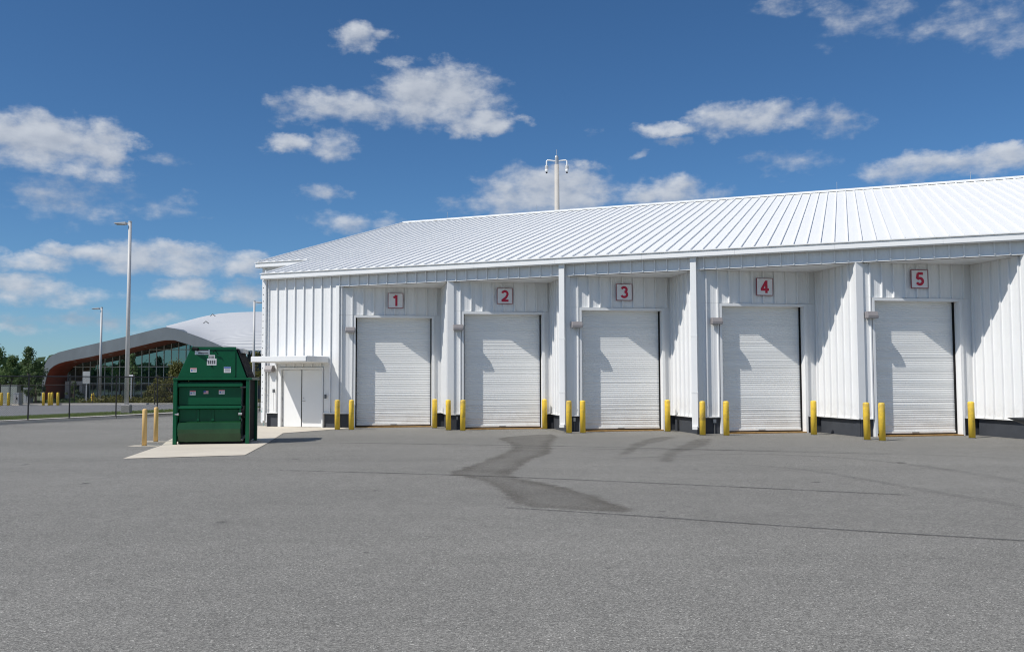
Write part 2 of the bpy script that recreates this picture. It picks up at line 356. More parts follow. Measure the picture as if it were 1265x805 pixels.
# ------------------------------------------------------------------ the setting
def sheet(name, poly, z, m, label=None, kind='structure', thick=0):
    mb = MB()
    if thick: mb.prism(poly, z - thick, z, 'z')
    else: mb.add([(x, y, z) for x, y in poly], [tuple(range(len(poly)))])
    o = mb.build(name, m)
    o['kind'] = kind
    if label: o['label'] = label
    return o
sheet('ground', [(-2500, -1500), (2500, -1500), (2500, 3500), (-2500, 3500)], -.02, ground_m, 'flat dry grass land reaching to the horizon')
CURB_A, CURB_B = Vector((-36.2, -2.0)), Vector((-13.3, 61.0))     # near edge of the verge strip
cd = (CURB_B - CURB_A).normalized(); cn = Vector((-cd.y, cd.x))
def cpt(t, s):
    p = Vector((-21.77, 38.1)) + cd * t + cn * s
    return (p.x, p.y)
sheet('yard', [cpt(-60, 0), (60, -30), (60, 45), (-10, 60), cpt(26, 0)], 0, asphalt_m, 'grey asphalt yard with fine pale aggregate in front of the warehouse')
sheet('far_car_park', [cpt(-50, 5.2), cpt(14, 5.2), (-8.0, 66.0), (-4.0, 73.3), (-100, 73.3), (-100, 10)], -.004, lot_m, 'pale grey asphalt car park beyond the fence')
def curb(name, a, b, wid, h, label, m=curb_m):
    a, b = Vector(a), Vector(b); d = (b - a); L_ = d.length; ang = math.atan2(d.y, d.x)
    root = empty(name, (a.x, a.y, 0), ang); tag(root, label, None, None, 'structure')
    n = max(1, int(L_ / 3.0)); me = None
    for i in range(n):
        w = L_ / n
        if me is None: me = MB().box(.004, w - .004, 0, wid, -.05, h).mesh('curb_stone', m)
        o = put('curb_stone', me, root, (i * w, 0, rnd.uniform(-.004, .004)))
    return root
curb('verge_curb', cpt(-30, .0), cpt(24, .0), 1.5, .11, 'pale concrete curb strip under the black fence')
sheet('verge_soil', [cpt(-60, 1.5), cpt(24, 1.5), cpt(24, 5.0), cpt(-60, 5.0)], .09, ground_m, 'grass verge behind the curb')
curb('car_park_curb', cpt(-40, 5.0), cpt(14, 5.0), .16, .10, 'thin curb on the car park side of the verge')
curb('far_curb', (-38.2, 72.2), (-29.5, 72.2), .5, .13, 'bright concrete curb of the island in front of the glass hall')
curb('entrance_curb', (-52, 74.4), (-4, 74.4), .3, .10, 'curb along the planting bed before the glass hall')
sheet('entrance_walk', [(-48, 82.5), (-33, 82.5), (-33, 85.9), (-48, 85.9)], .03, conc_m, 'pale walk at the entrance of the glass hall')

# concrete apron of the compactor and the double door
TH, D = 0.3587, 31.7231
def wpt(u, v, z=0):
    return (u * math.cos(TH) - v * math.sin(TH), D - u * math.sin(TH) - v * math.cos(TH), z)
sheet('concrete_apron', [(-8.92, 20.58), (-6.39, 21.45), (-7.05, 25.96), (-7.85, 30.7), wpt(-6.62, .62)[:2], wpt(-6.62, -.3)[:2], wpt(-14.5, -.3)[:2], (-10.75, 28.6), (-10.25, 26.6), (-9.75, 25.0)], .010, conc_m, 'cream concrete slab under the green compactor and before the double door')

def blob_sheet(name, pts, z, m, label, rim=.35, cell=None):
    # a film laid as a fine grid; 'rim' holds the distance inwards from the outline in units of the rim width
    P = [Vector(p) for p in pts]
    for _ in range(2):
        Q = []
        for i, p in enumerate(P):
            q = P[(i + 1) % len(P)]; Q += [p * .75 + q * .25, p * .25 + q * .75]
        P = Q
    n = len(P); x0, x1 = min(p.x for p in P) - rim, max(p.x for p in P) + rim; y0, y1 = min(p.y for p in P) - rim, max(p.y for p in P) + rim
    cell = cell or max(.03, min(.16, (x1 - x0) / 16)); nx, ny = int((x1 - x0) / cell) + 2, int((y1 - y0) / cell) + 2
    val = {}
    def sd(x, y):
        ins = False; best = 1e9
        for i in range(n):
            a, b = P[i], P[(i + 1) % n]
            if (a.y > y) != (b.y > y) and x < (b.x - a.x) * (y - a.y) / (b.y - a.y) + a.x: ins = not ins
            ex, ey = b.x - a.x, b.y - a.y; t = max(0, min(1, ((x - a.x) * ex + (y - a.y) * ey) / max(1e-9, ex * ex + ey * ey)))
            best = min(best, (x - a.x - ex * t) ** 2 + (y - a.y - ey * t) ** 2)
        return math.sqrt(best) * (1 if ins else -1) / rim
    bm = bmesh.new(); lay = bm.verts.layers.float.new('rim'); g = {}
    for i in range(nx):
        for j in range(ny):
            x, y = x0 + i * cell, y0 + j * cell; d = sd(x, y)
            if d > -1.2:
                v = bm.verts.new((x, y, z)); v[lay] = max(-1, min(3, d)); g[i, j] = v
    for i in range(nx - 1):
        for j in range(ny - 1):
            c = [(i, j), (i + 1, j), (i + 1, j + 1), (i, j + 1)]
            if all(k in g for k in c): bm.faces.new([g[k] for k in c])
    me = bpy.data.meshes.new(name); bm.to_mesh(me); bm.free(); me.materials.append(m)
    o = put(name, me); o['kind'] = 'structure'; o['label'] = label
    return o
blob_sheet('water_stain', [(-.65, 27.7), (.45, 29.3), (1.69, 30), (1.15, 25.06), (1.07, 21.68), (.59, 20.54), (.25, 18.22), (.0, 16.75), (.40, 15.8), (.9, 14.96), (1.49, 13.12), (1.80, 11.70), (.72, 12.15), (.05, 12.45), (-.16, 13.43), (-.36, 14.77), (-.70, 16.1), (-1.40, 16.92), (-1.04, 18.27), (-.44, 21.03), (-.02, 23.58), (-.25, 25.8)], .004, stain_m, 'brownish water stain running out into the yard from between doors two and three', .22)
blob_sheet('water_stain', [(4.63, 28.63), (5.31, 27.76), (3.71, 24.62), (2.9, 21.61), (2.13, 19.6), (2.6, 22.0), (3.3, 25.28)], .004, stain2_m, 'slim water stain in front of door three', .25)
blob_sheet('water_stain', [(5.73, 27.74), (6.2, 26.94), (5.0, 23.36), (4.0, 21.56), (3.5, 19.0), (3.0, 19.0), (3.5, 21.57), (4.42, 24.27)], .004, stain2_m, 'water stain running from the downspout between doors three and four', .25)
oil_m = stain_mat('oil_drip', (.05, .047, .043), .34, .8, 6.0)
for j, (x, y, r_) in enumerate(((-3.6, 11.2, .10), (2.0, 12.0, .07), (-7.4, 15.6, .13), (-1.5, 9.2, .06), (5.2, 15.4, .11), (-10.4, 19.2, .16), (3.6, 17.6, .10), (8.2, 19.0, .15), (-4.9, 20.4, .13), (.9, 8.4, .05), (-2.2, 14.4, .08))):
    blob_sheet('oil_spot', [(x + r_ * rnd.uniform(.7, 1.3) * math.cos(q * .9), y + r_ * 1.2 * rnd.uniform(.7, 1.3) * math.sin(q * .9)) for q in range(7)], .004, oil_m, 'small dark oil spot on the asphalt', r_ * .6)
def strip(name, pts, w, z, m, label):
    P = [Vector(p) for p in pts]
    for _ in range(3):
        Q = [P[0]]
        for i in range(len(P) - 1): Q += [P[i] * .75 + P[i + 1] * .25, P[i] * .25 + P[i + 1] * .75]
        P = Q + [P[-1]]
    bm = bmesh.new(); lay = bm.verts.layers.float.new('rim'); rows = []
    for i, p in enumerate(P):
        t = (P[min(i + 1, len(P) - 1)] - P[max(i - 1, 0)]).normalized(); nn = Vector((-t.y, t.x))
        e = min(1, 3.0 * i / len(P), 3.0 * (len(P) - 1 - i) / len(P))
        r = []
        for k, val in ((-1, 0), (-.4, 1), (.4, 1), (1, 0)):
            q = p + nn * w * .5 * k; v = bm.verts.new((q.x, q.y, z)); v[lay] = val * (.35 + .65 * e); r.append(v)
        rows.append(r)
    for a, b in zip(rows, rows[1:]):
        for k in range(3): bm.faces.new((a[k], a[k + 1], b[k + 1], b[k]))
    bmesh.ops.recalc_face_normals(bm, faces=bm.faces)
    me = bpy.data.meshes.new(name); bm.to_mesh(me); bm.free(); me.materials.append(m)
    o = put(name, me); o['kind'] = 'structure'; o['label'] = label
    return o
strip('paving_joint', [(-4.6, 17.75), (-3.17, 17.36), (-1.34, 16.85), (.68, 16.09), (3.31, 14.89), (6.0, 13.6)], .07, .008, joint_m, 'dark tarred paving joint across the middle of the yard')
strip('paving_joint', [(-.1, 12.40), (1.34, 11.76), (3.49, 10.62), (5.51, 9.73), (8.5, 8.4)], .055, .008, joint_m, 'tarred paving joint running to the right edge of the yard')
strip('paving_joint', [(-5.0, 25.7), (-3.03, 25.26), (1.46, 24.11), (5.42, 22.51), (9, 21.0)], .09, .008, joint_m, 'tarred paving joint close to the roller doors')
strip('tyre_mark', [(2.29, 20.05), (5.36, 21.6), (7.69, 20.2), (8.6, 16.98), (8.6, 13.5)], .35, .012, faint_m, 'curved tyre mark in front of doors four and five')
strip('tyre_mark', [(4.26, 19.17), (5.79, 17.54), (6.31, 15.04), (6.86, 12.6), (7.6, 10)], .30, .012, faint_m, 'tyre mark curving towards the right edge of the yard')
strip('tyre_mark', [(-2, 24.5), (2, 22.8), (6.5, 22.6), (10.5, 20.5), (13.5, 16.5)], .30, .012, faint_m, 'long tyre mark sweeping past all the doors')

# ------------------------------------------------------------------ the warehouse (local x along the front, y inwards)
PW, U0, PHI = .4064, -9.8878, .5302
HF, HG, Z_BASE = 5.4275, 5.8046, .57
UC = [-7.0853, -2.4819, 1.9594, 6.4781, 11.4785, 16.0974, 20.70]
T0 = [.6112, .5454, .5872, .8966, .5467, .60]
DW, DZ = 2.936, 4.228
UL, UR = -10.38, 20.70
W = empty('warehouse', (0, D, 0), -TH)
tag(W, 'long white metal warehouse with a saw-tooth row of five numbered roller doors', 'warehouse')
_pc = {}
def panel_mesh(w, z0, z1, rib=True, rd=.062):
    key = (round(w, 3), round(z0, 3), round(z1, 3), rib)
    if key not in _pc:
        mb = MB().box(.001, w - .001, 0, .02, z0, z1)
        if rib:
            mb.add([(-.022, 0, z0), (.022, 0, z0), (.019, -rd, z0), (-.019, -rd, z0), (-.022, 0, z1), (.022, 0, z1), (.019, -rd, z1), (-.019, -rd, z1)],
                   [(0, 4, 7, 3), (3, 7, 6, 2), (2, 6, 5, 1), (0, 3, 2, 1), (4, 5, 6, 7)])
        if w > .3:
            for q in (.36, .64):
                mb.add([(w * q - .012, 0, z0), (w * q + .012, 0, z0), (w * q, -.004, z0), (w * q - .012, 0, z1), (w * q + .012, 0, z1), (w * q, -.004, z1)], [(0, 3, 5, 2), (2, 5, 4, 1), (0, 2, 1), (3, 4, 5)])
        _pc[key] = mb.mesh('wall_panel', white_wall, fix=False)
    return _pc[key]
def panels(parent, a, b, z0, z1, start=0.0, name='wall_panel'):
    k = math.floor((a - start) / PW + 1e-6)
    while True:
        l, r = start + k * PW, start + (k + 1) * PW
        k += 1
        if l >= b - .01: break
        l2, r2 = max(l, a), min(r, b)
        if r2 - l2 < .02: continue
        put(name, panel_mesh(r2 - l2, z0, z1, l2 > a + .01 or abs(l - a) < .01), parent, (l2, 0, 0))

# side wall with the double door
DL, DR, DT = -9.793, -7.762, 2.25
sw = MB().box(UL, UC[0] + .02, .025, .20, DT + .06, 6.0).box(UL, DL + .01, .025, .20, Z_BASE, DT + .058).box(DR - .01, UC[0] + .02, .025, .20, Z_BASE, DT + .058).build('side_wall', white_trim, W)
panels(sw, UL + .06, UC[0] - .13, DT + .10, 6.0, U0)
panels(sw, UL + .06, DL - .02, Z_BASE, DT + .098, U0)
panels(sw, DR + .02, UC[0] - .13, Z_BASE, DT + .098, U0)
MB().box(UL - .02, UL + .06, -.03, .2, Z_BASE, 6.0).build('corner_trim', white_trim, sw, bevel=.006)
MB().box(UC[0] - .13, UC[0] + .02, -.05, .18, Z_BASE - .01, HF + .02).build('corner_trim', white_trim, sw, bevel=.006)
MB().box(UL - .02, DL - .025, -.07, .0, Z_BASE - .035, Z_BASE).build('drip_flashing', white_trim, sw)
MB().box(DR + .025, UC[0] + .02, -.07, .0, Z_BASE - .035, Z_BASE).build('drip_flashing', white_trim, sw)
# fascia over the bays
fa = MB().box(UC[0] + .02, UR, .025, .16, HF + .02, 6.0).build('fascia', white_trim, W)
panels(fa, UC[0] - .13, UR, HF + .02, 6.0, U0, 'fascia_panel')
MB().box(UC[0] + .02, UR, -.035, .16, HF - .02, HF + .018).build('fascia_trim', white_trim, fa)
# bays
for i in range(6):
    L_ = UC[i + 1] - UC[i]
    lw, lr = L_ * math.cos(PHI), L_ * math.sin(PHI)
    t0, t1 = T0[i], T0[i] + DW
    bw = MB().box(.02, t0 - .01, .025, .2, Z_BASE, HF).box(t1 + .01, lw + .2, .025, .2, Z_BASE, HF).box(t0 - .01, t1 + .01, .025, .2, DZ + .09, HF)
    bw = bw.build('bay_wall', white_trim, W, (UC[i], .03, 0), PHI)
    panels(bw, .03, lw - .05, DZ + .10, HF - .022, .03 - .16 + (t0 % PW))
    panels(bw, .03, t0 - .075, Z_BASE, DZ + .095, .03 - .16 + (t0 % PW))
    panels(bw, t1 + .075, lw - .05, Z_BASE, DZ + .095, t1 + .075)
    MB().box(lw - .05, lw, -.045, .02, Z_BASE, HF - .022).build('inner_corner_trim', white_trim, bw)
    MB().box(.0, t0 - .08, -.05, .0, Z_BASE - .035, Z_BASE).build('drip_flashing', white_trim, bw)
    MB().box(t1 + .08, lw, -.05, 0, Z_BASE - .035, Z_BASE).build('drip_flashing', white_trim, bw)
    MB().box(.03, t0 - .08, .06, .3, 0, Z_BASE - .002).build('foundation', found_m, bw)
    MB().box(t1 + .08, lw + .2, .06, .3, 0, Z_BASE - .002).build('foundation', found_m, bw)
    # roller door
    rd = MB().box(t0 - .075, t0, -.06, .36, 0, DZ + .085).box(t1, t1 + .075, -.06, .36, 0, DZ + .085).box(t0, t1, -.06, .36, DZ, DZ + .085).build('roller_door', white_trim, W, (UC[i], .03, 0), PHI)
    if i < 5: rd['label'] = 'tall white roller door under sign number %s' % WORD[i]
    n = 60; mb = MB(); h = (DZ - .10) / n; ry = .27
    rows = []
    dr = random.Random(60 + i)
    for k in range(n):
        z = .14 + k * h; tl = dr.gauss(0, .0016) + (dr.choice((0, .006, -.004)) if k < 16 and dr.random() < .35 else 0)
        rows += [(ry, z), (ry - .0085 + tl, z + h * .20), (ry - .0085 - tl, z + h * .66), (ry, z + h * .86)]
    rows.append((ry, DZ + .06))
    vs = [(x, y, z) for (y, z) in rows for x in (t0 + .04, t1 - .04)]
    mb.add(vs, [(2 * k, 2 * k + 1, 2 * k + 3, 2 * k + 2) for k in range(len(rows) - 1)])
    mb.build('door_curtain', curtain_m, rd, fix=False)
    MB().box(t0 + .04, t1 - .04, ry - .05, ry + .03, .075, .14).build('bottom_bar', curtain_m, rd, bevel=.006)
    MB().box(t0 + .03, t1 - .03, ry - .04, ry + .02, .035, .075).build('rubber_seal', rubber_m, rd)
    MB().box(t0 + .001, t0 + .05, .18, .35, .0, DZ - .001).build('guide_rail', dark_m, rd)
    MB().box(t1 - .04, t1 - .001, .20, .35, .0, DZ - .001).build('guide_rail', dark_m, rd)
    MB().box((t0 + t1) / 2 - .12, (t0 + t1) / 2 + .12, ry - .075, ry - .051, .085, .125).build('lift_handle', steel_m, rd)
    MB().box(t0 + .001, t1 - .001, -.10, .45, -.01, .034).build('sill', sill_m, rd)
    # return wall
    rw = MB().box(.0, lr - .02, .025, .2, Z_BASE, HF).build('return_wall', white_trim, W, (UC[i] + lw * math.cos(PHI), lw * math.sin(PHI), 0), PHI - math.pi / 2)
    panels(rw, .06, lr - .13, Z_BASE, HF - .022, .06)
    MB().box(lr - .13, lr + .02, -.045, .2, Z_BASE - .01, HF + .0).build('corner_trim', white_trim, rw, bevel=.006)
    MB().box(.0, lr, -.05, .0, Z_BASE - .035, Z_BASE).build('drip_flashing', white_trim, rw)
    MB().box(.06, lr - .03, .06, .3, 0, Z_BASE - .002).build('foundation', found_m, rw)
    # ceiling of the bay
    ix, iy = UC[i] + lw * math.cos(PHI), lw * math.sin(PHI)
    MB().prism([(UC[i] + .0, .04), (UC[i + 1], .04), (ix + .1, iy + .15)], HF - .02, HF + .06, 'z').build('bay_soffit', white_trim, W)
    # conduit box by the foundation
    if 0 < i < 5:
        ob = MB().box(t0 - .32, t0 - .22, .02, .06, .36, .48).build('outlet_box', steel_m, bw)
        MB().tube([(t0 - .27, .04, .36), (t0 - .27, .04, .0)], .018, 6).build('conduit', dsteel_m, ob)
MB().box(UL, DL - .03, .06, .3, 0, Z_BASE - .036).build('foundation', found_m, sw)
MB().box(DR + .03, UC[0], .06, .3, 0, Z_BASE - .036).build('foundation', found_m, sw)
MB().box(UC[0], UC[0] + .04, .06, .4, 0, Z_BASE - .036).build('foundation', found_m, sw)
# double door
dd = MB().box(DL, -9.667, -.05, .16, 0, DT + .07).box(-7.815, DR, -.05, .16, 0, DT + .07).box(-9.667, -7.815, -.05, .16, DT - .01, DT + .07).build('double_door', white_trim, W)
dd['label'] = 'white steel double door under a flat canopy'
for (a, b, s) in ((-9.655, -8.787, 1), (-8.769, -7.827, -1)):
    lf = MB().box(a, b, .06, .105, .02, DT - .02).build('door_leaf', white_trim, dd, bevel=.004)
    for z in (.25, 1.1, 1.95):
        MB().tube([(a + .012 if s > 0 else b - .012, .05, z - .06), (a + .012 if s > 0 else b - .012, .05, z + .06)], .014, 6).build('hinge', steel_m, lf)
    if s < 0:
        MB().tube([(a + .07, .06, 1.02), (a + .07, .0, 1.02), (a + .19, .0, 1.02)], .013, 6).build('lever_handle', steel_m, lf)
        MB().lathe([(.03, 0), (.03, .012)], n=10).build('lock_cylinder', steel_m, lf, (a + .07, .05, 1.13))
MB().box(-8.792, -8.764, .050, .10, .02, DT - .02).build('door_gap', dark_m, dd)
MB().box(DL - .1, DR + .1, .075, .2, DT + .07, DT + .1).build('door_head', white_trim, dd)
# canopy over the double door
cp = MB().box(-9.95, -7.49, -1.56, -.06, 2.50, 2.72).build('entrance_canopy', white_trim, W, bevel=.01)
MB().box(-9.93, -7.51, -1.60, -1.561, 2.53, 2.70).build('canopy_edge', white_trim, cp)
MB().box(-9.97, -7.47, -.059, -.005, 2.46, 2.76).build('wall_flange', white_trim, cp)
# small fittings on the side wall
MB().box(-10.02, -9.93, -.10, -.06, 1.35, 1.48).build('junction_box', dsteel_m, sw)
MB().box(-7.66, -7.58, -.10, -.06, 1.12, 1.28).build('card_reader', dsteel_m, sw, bevel=.008)
MB().tube([(-10.0, -.07, 0.6), (-10.0, -.07, 1.35)], .014, 6).build('conduit', white_trim, sw)
MB().box(UL - .45, UL - .35, .3, .5, .55, .64).tube([(UL - .40, .4, .55), (UL - .40, .4, .0)], .02, 6).build('hose_bib', mat('verdigris', (.25, .38, .36), .6), sw)
# set-back wall at the left end, end walls, back wall
SETB, ULL = 3.43, -13.1
MB().box(ULL, UL + .1, SETB, SETB + .2, 0, 6.85).build('setback_wall', white_wall, W)
MB().box(ULL - .02, ULL + .12, SETB - .03, SETB, .0, 6.85).build('corner_trim', white_trim, W)
RS = .29337                                     # roof rise per metre
def rz(y): return 6.02 + RS * (y + .28)
MB().prism([(.21, 0), (SETB, 0), (SETB, rz(SETB) - .15), (.21, rz(.21) - .15)], UL, UL + .18, 'x').build('end_wall', white_wall, W)
MB().prism([(SETB + .2, 0), (34.0, 0), (34.0, 6.0), (17.03, rz(17.03) - .15), (SETB + .2, rz(SETB) - .15)], ULL, ULL + .2, 'x').build('end_wall', white_wall, W)
MB().prism([(.3, 0), (34.0, 0), (34.0, 6.0), (17.03, rz(17.03) - .15), (.3, rz(.3) - .15)], UR, UR + .2, 'x').build('end_wall', white_wall, W)
MB().box(ULL, UR, 34.0, 34.2, 0, 6.0).build('back_wall', white_wall, W)
# roof
SLOPE = math.atan(RS); RL = (17.03 + .28) / math.cos(SLOPE)
roof = MB().box(UL - .1, UR + .3, .02, RL - .02, -.14, -.012).box(ULL - .1, UL - .1, (SETB + .02) / math.cos(SLOPE), RL - .02, -.14, -.012).build('front_roof', white_trim, W, (0, -.28, 6.02))
roof.rotation_euler = (SLOPE, 0, 0)
_rp = {}
def roof_panel(x0, x1, y0, rib=True):
    w = x1 - x0; key = (round(w, 3), round(y0, 3))
    if key not in _rp:
        mb = MB(); n = 14
        # slightly wavy pan
        vs = []; fs = []
        wr = random.Random(len(_rp) + 3)
        for j in range(n + 1):
            y = y0 + (RL - y0) * j / n
            for q in (0, .25, .5, .75, 1):
                vs.append((w * q, y, (0 if q in (0, 1) else wr.uniform(-.003, .004))))
        for j in range(n):
            for q in range(4):
                a = j * 5 + q; fs.append((a, a + 1, a + 6, a + 5))
        mb.add(vs, fs)
        mb.add([(0, y0, -.012), (w, y0, -.012), (w, y0, 0), (0, y0, 0)], [(0, 1, 2, 3)])
        if rib: mb.box(-.014, .014, y0 + .06, RL, .0, .052)
        _rp[key] = mb.mesh('roof_panel', white_roof, fix=False)
    put('roof_panel', _rp[key], roof, (x0, 0, 0))
roof_panel(UL - .1, U0 - PW, 0, False)
k = -1
while U0 + k * PW < UR + .2:
    roof_panel(U0 + k * PW, U0 + (k + 1) * PW, 0); k += 1
YS = SETB / math.cos(SLOPE)
for k in range(-8, -2): roof_panel(U0 + k * PW, U0 + (k + 1) * PW, YS)
roof_panel(U0 - 2 * PW, UL - .1, YS)
MB().box(U0 - 8 * PW - .05, U0 - 8 * PW - .012, YS, RL, -.16, .085).build('rake_trim', white_trim, roof)
MB().box(UL - .125, UL - .102, .05, YS, -.05, .03).build('rake_trim', white_trim, roof)
back = MB().prism([(17.03, rz(17.03) - .14), (17.03, rz(17.03)), (34.4, 6.0), (34.4, 5.86)], ULL - .1, UR + .3, 'x').build('back_roof', white_roof, W)
ZR = rz(17.03)
MB().prism([(16.80, ZR - .03), (16.80, ZR + .05), (17.03, ZR + .115), (17.26, ZR + .05), (17.26, ZR - .03)], ULL - .06, UR + .3, 'x').build('ridge_cap', white_trim, W)
for u in (-10.34, -4.89, 4.85, 10.86, 16.8):
    MB().tube([(u, 17.03, ZR + .1), (u, 17.03, ZR + .48)], .009, 5).build('lightning_rod', steel_m, W)
# gutters
gu = empty('gutter', (0, 0, 0), 0, W)
def gutter(u0, u1, y, z):
    x = u0
    while x < u1 - .01:
        x2 = min(x + 3.05, u1)
        MB().prism([(y - .30, z), (y - .07, z), (y - .07, z + .20), (y - .26, z + .20), (y - .26, z + .155), (y - .31, z + .15), (y - .315, z + .02)], x + .002, x2 - .002, 'x').build('gutter_segment', white_trim, gu)
        x = x2
    MB().box(u0 - .03, u1, y - .33, y + .02, z + .205, z + .235).build('drip_edge', white_trim, gu)
gutter(-10.49, UR, 0, HG - .0)
gutter(-13.30, -10.62, SETB, 6.81)
MB().box(ULL, UL - .1, SETB - .07, SETB + .1, 6.79, 7.0).build('eave_board', white_trim, gu)
MB().box(UL, UR, -.07, .03, 5.99, 6.03).build('eave_board', white_trim, gu)
def downspout(u, wd=.20, y0=-.19, y1=-.06, z0=.22):
    ds = MB().box(u - wd / 2, u + wd / 2, y0, y1, z0, HG + .01).build('downspout', white_trim, W, bevel=.01)
    for z in (1.35, 3.2): MB().box(u - wd / 2 - .006, u + wd / 2 + .006, y0 - .006, y1 + .02, z, z + .04).build('strap', white_trim, ds)
    MB().box(u - wd / 2 + .02, u + wd / 2 - .02, y0 - .08, y1 - .02, z0 - .06, z0 + .04).build('spout_shoe', white_trim, ds)
downspout(UC[2] - .05); downspout(UC[3] - .03)
downspout(UL - .02, .10, -.15, -.05)

# ------------------------------------------------------------------ signs, wall lights, ladder
def arc(cx, cy, rx, ry, a0, a1, n=12):
    return [(cx + rx * math.cos(R(a0 + (a1 - a0) * k / n)), cy + ry * math.sin(R(a0 + (a1 - a0) * k / n))) for k in range(n + 1)]
STROKES = {'1': [[(-.20, .26), (-.02, .36), (.06, .5)], [(.07, .5), (.07, -.5)]],
           '2': [arc(0, .18, .235, .235, 165, -25, 14) + [(.10, -.13), (-.26, -.41)], [(-.30, -.415), (.32, -.415)]],
           '3': [arc(-.01, .21, .215, .20, 160, -80, 14), arc(-.01, -.19, .245, .225, 80, -160, 14)],
           '4': [[(.13, .5), (.13, -.5)], [(.10, .42), (-.27, -.20)], [(-.34, -.22), (.34, -.22)]],
           '5': [[(.27, .415), (-.16, .415)], [(-.145, .42), (-.215, .0)], arc(-.0, -.17, .25, .235, 140, -155, 16)]}
def numeral(ch, h):
    mb = MB(); w = .095 * h; y0, y1 = -.100, -.0893
    for j, st in enumerate(STROKES[ch]):
        P = [Vector((x * h, z * h)) for x, z in st]; l = []; r = []
        for i, p in enumerate(P):
            t = (P[min(i + 1, len(P) - 1)] - P[max(i - 1, 0)]).normalized(); n = Vector((-t.y, t.x)) * w
            l.append(p + n); r.append(p - n)
        m = len(P); yy = y0 - j * .0012
        vs = [(p.x, yy, p.y) for p in l] + [(p.x, yy, p.y) for p in r] + [(p.x, y1, p.y) for p in l] + [(p.x, y1, p.y) for p in r]
        fs = []
        for i in range(m - 1):
            fs += [(i, i + 1, m + i + 1, m + i), (i, 2 * m + i, 2 * m + i + 1, i + 1), (m + i, m + i + 1, 3 * m + i + 1, 3 * m + i)]
        fs += [(0, m, 3 * m, 2 * m), (m - 1, 3 * m - 1, 4 * m - 1, 2 * m - 1)]
        mb.add(vs, fs)
    return mb
def number_sign(i, t, z, s):
    root = empty('number_sign', (0, 0, 0), 0)
    c = Vector((UC[i], .03, 0)) + Vector((math.cos(PHI), math.sin(PHI), 0)) * t
    wx, wy, _ = wpt(c.x, -c.y)
    root.location = (wx, wy, z); root.rotation_euler = (0, 0, PHI - TH)
    tag(root, 'square white sign with the red number %s above its roller door' % WORD[i], 'sign', 'numbered door signs')
    MB().box(-s, s, -.085, -.065, -s, s).build('sign_border', plate_edge, root)
    MB().box(-s + .022, s - .022, -.089, -.0852, -s + .022, s - .022).build('sign_plate', plate_m, root)
    numeral(str(i + 1), .42 * s / .295).build('numeral', red_m, root)
    for sx in (-1, 1):
        MB().box(sx * s * .7 - .02, sx * s * .7 + .02, -.0648, -.0, -.02, .02).build('mount', steel_m, root)
for i, (t, z) in enumerate([(2.13, 4.89), (2.07, 4.90), (2.13, 4.87), (2.42, 4.88), (2.10, 4.92)]): number_sign(i, t, z, .295)

def wall_light(pos, rot, label, w=.36, h=.21, dpt=.20, wedge=True):
    root = empty('wall_light', pos, rot)
    tag(root, label, 'wall light', 'wall lights on the warehouse')
    MB().prism([(-.0, -h / 2), (-dpt, -h / 2), (-dpt, -h * .1), (-dpt * .7, h / 2), (0, h / 2)], -w / 2, w / 2, 'x').build('housing', lamp_m, root, bevel=.01)
    MB().box(-w / 2 + .03, w / 2 - .03, -dpt + .03, -.03, -h / 2 - .012, -h / 2 - .001).build('lens', lens_m, root)
    MB().box(-w / 3, w / 3, .0, .06, -h / 3, h / 3).build('back_plate', dsteel_m, root)
for i, (t, z) in enumerate([(.40, 3.74), (.33, 3.72), (.39, 3.71), (.67, 3.72), (.38, 3.77)]):
    c = Vector((UC[i], .03, 0)) + Vector((math.cos(PHI), math.sin(PHI), 0)) * t + Vector((math.sin(PHI), -math.cos(PHI), 0)) * .06
    wx, wy, _ = wpt(c.x, -c.y)
    wall_light((wx, wy, z), PHI - TH, 'grey box wall light left of roller door number %s' % WORD[i])
wx, wy, _ = wpt(-10.12, .06)
wall_light((wx, wy, 2.28), -TH, 'grey wedge wall light under the canopy left of the double door', .34, .24, .22)

lx, ly, _ = wpt(-12.86, -SETB + .04)
lad = tag(empty('roof_ladder', (lx, ly, 0), -TH), 'narrow white roof ladder on the left end of the warehouse', 'ladder')
for sx in (0, .42): MB().box(sx, sx + .05, -.16, -.10, .4, 6.7).build('rail', white_trim, lad)
for k in range(21): MB().tube([(-.10, -.13, .6 + k * .295), (.56, -.13, .6 + k * .295)], .028, 6).build('rung', dsteel_m, lad)
for z in (.8, 2.6, 4.4, 6.2):
    for q in (0, .42): MB().box(q, q + .05, -.10, .0, z, z + .05).build('wall_bracket', steel_m, lad)

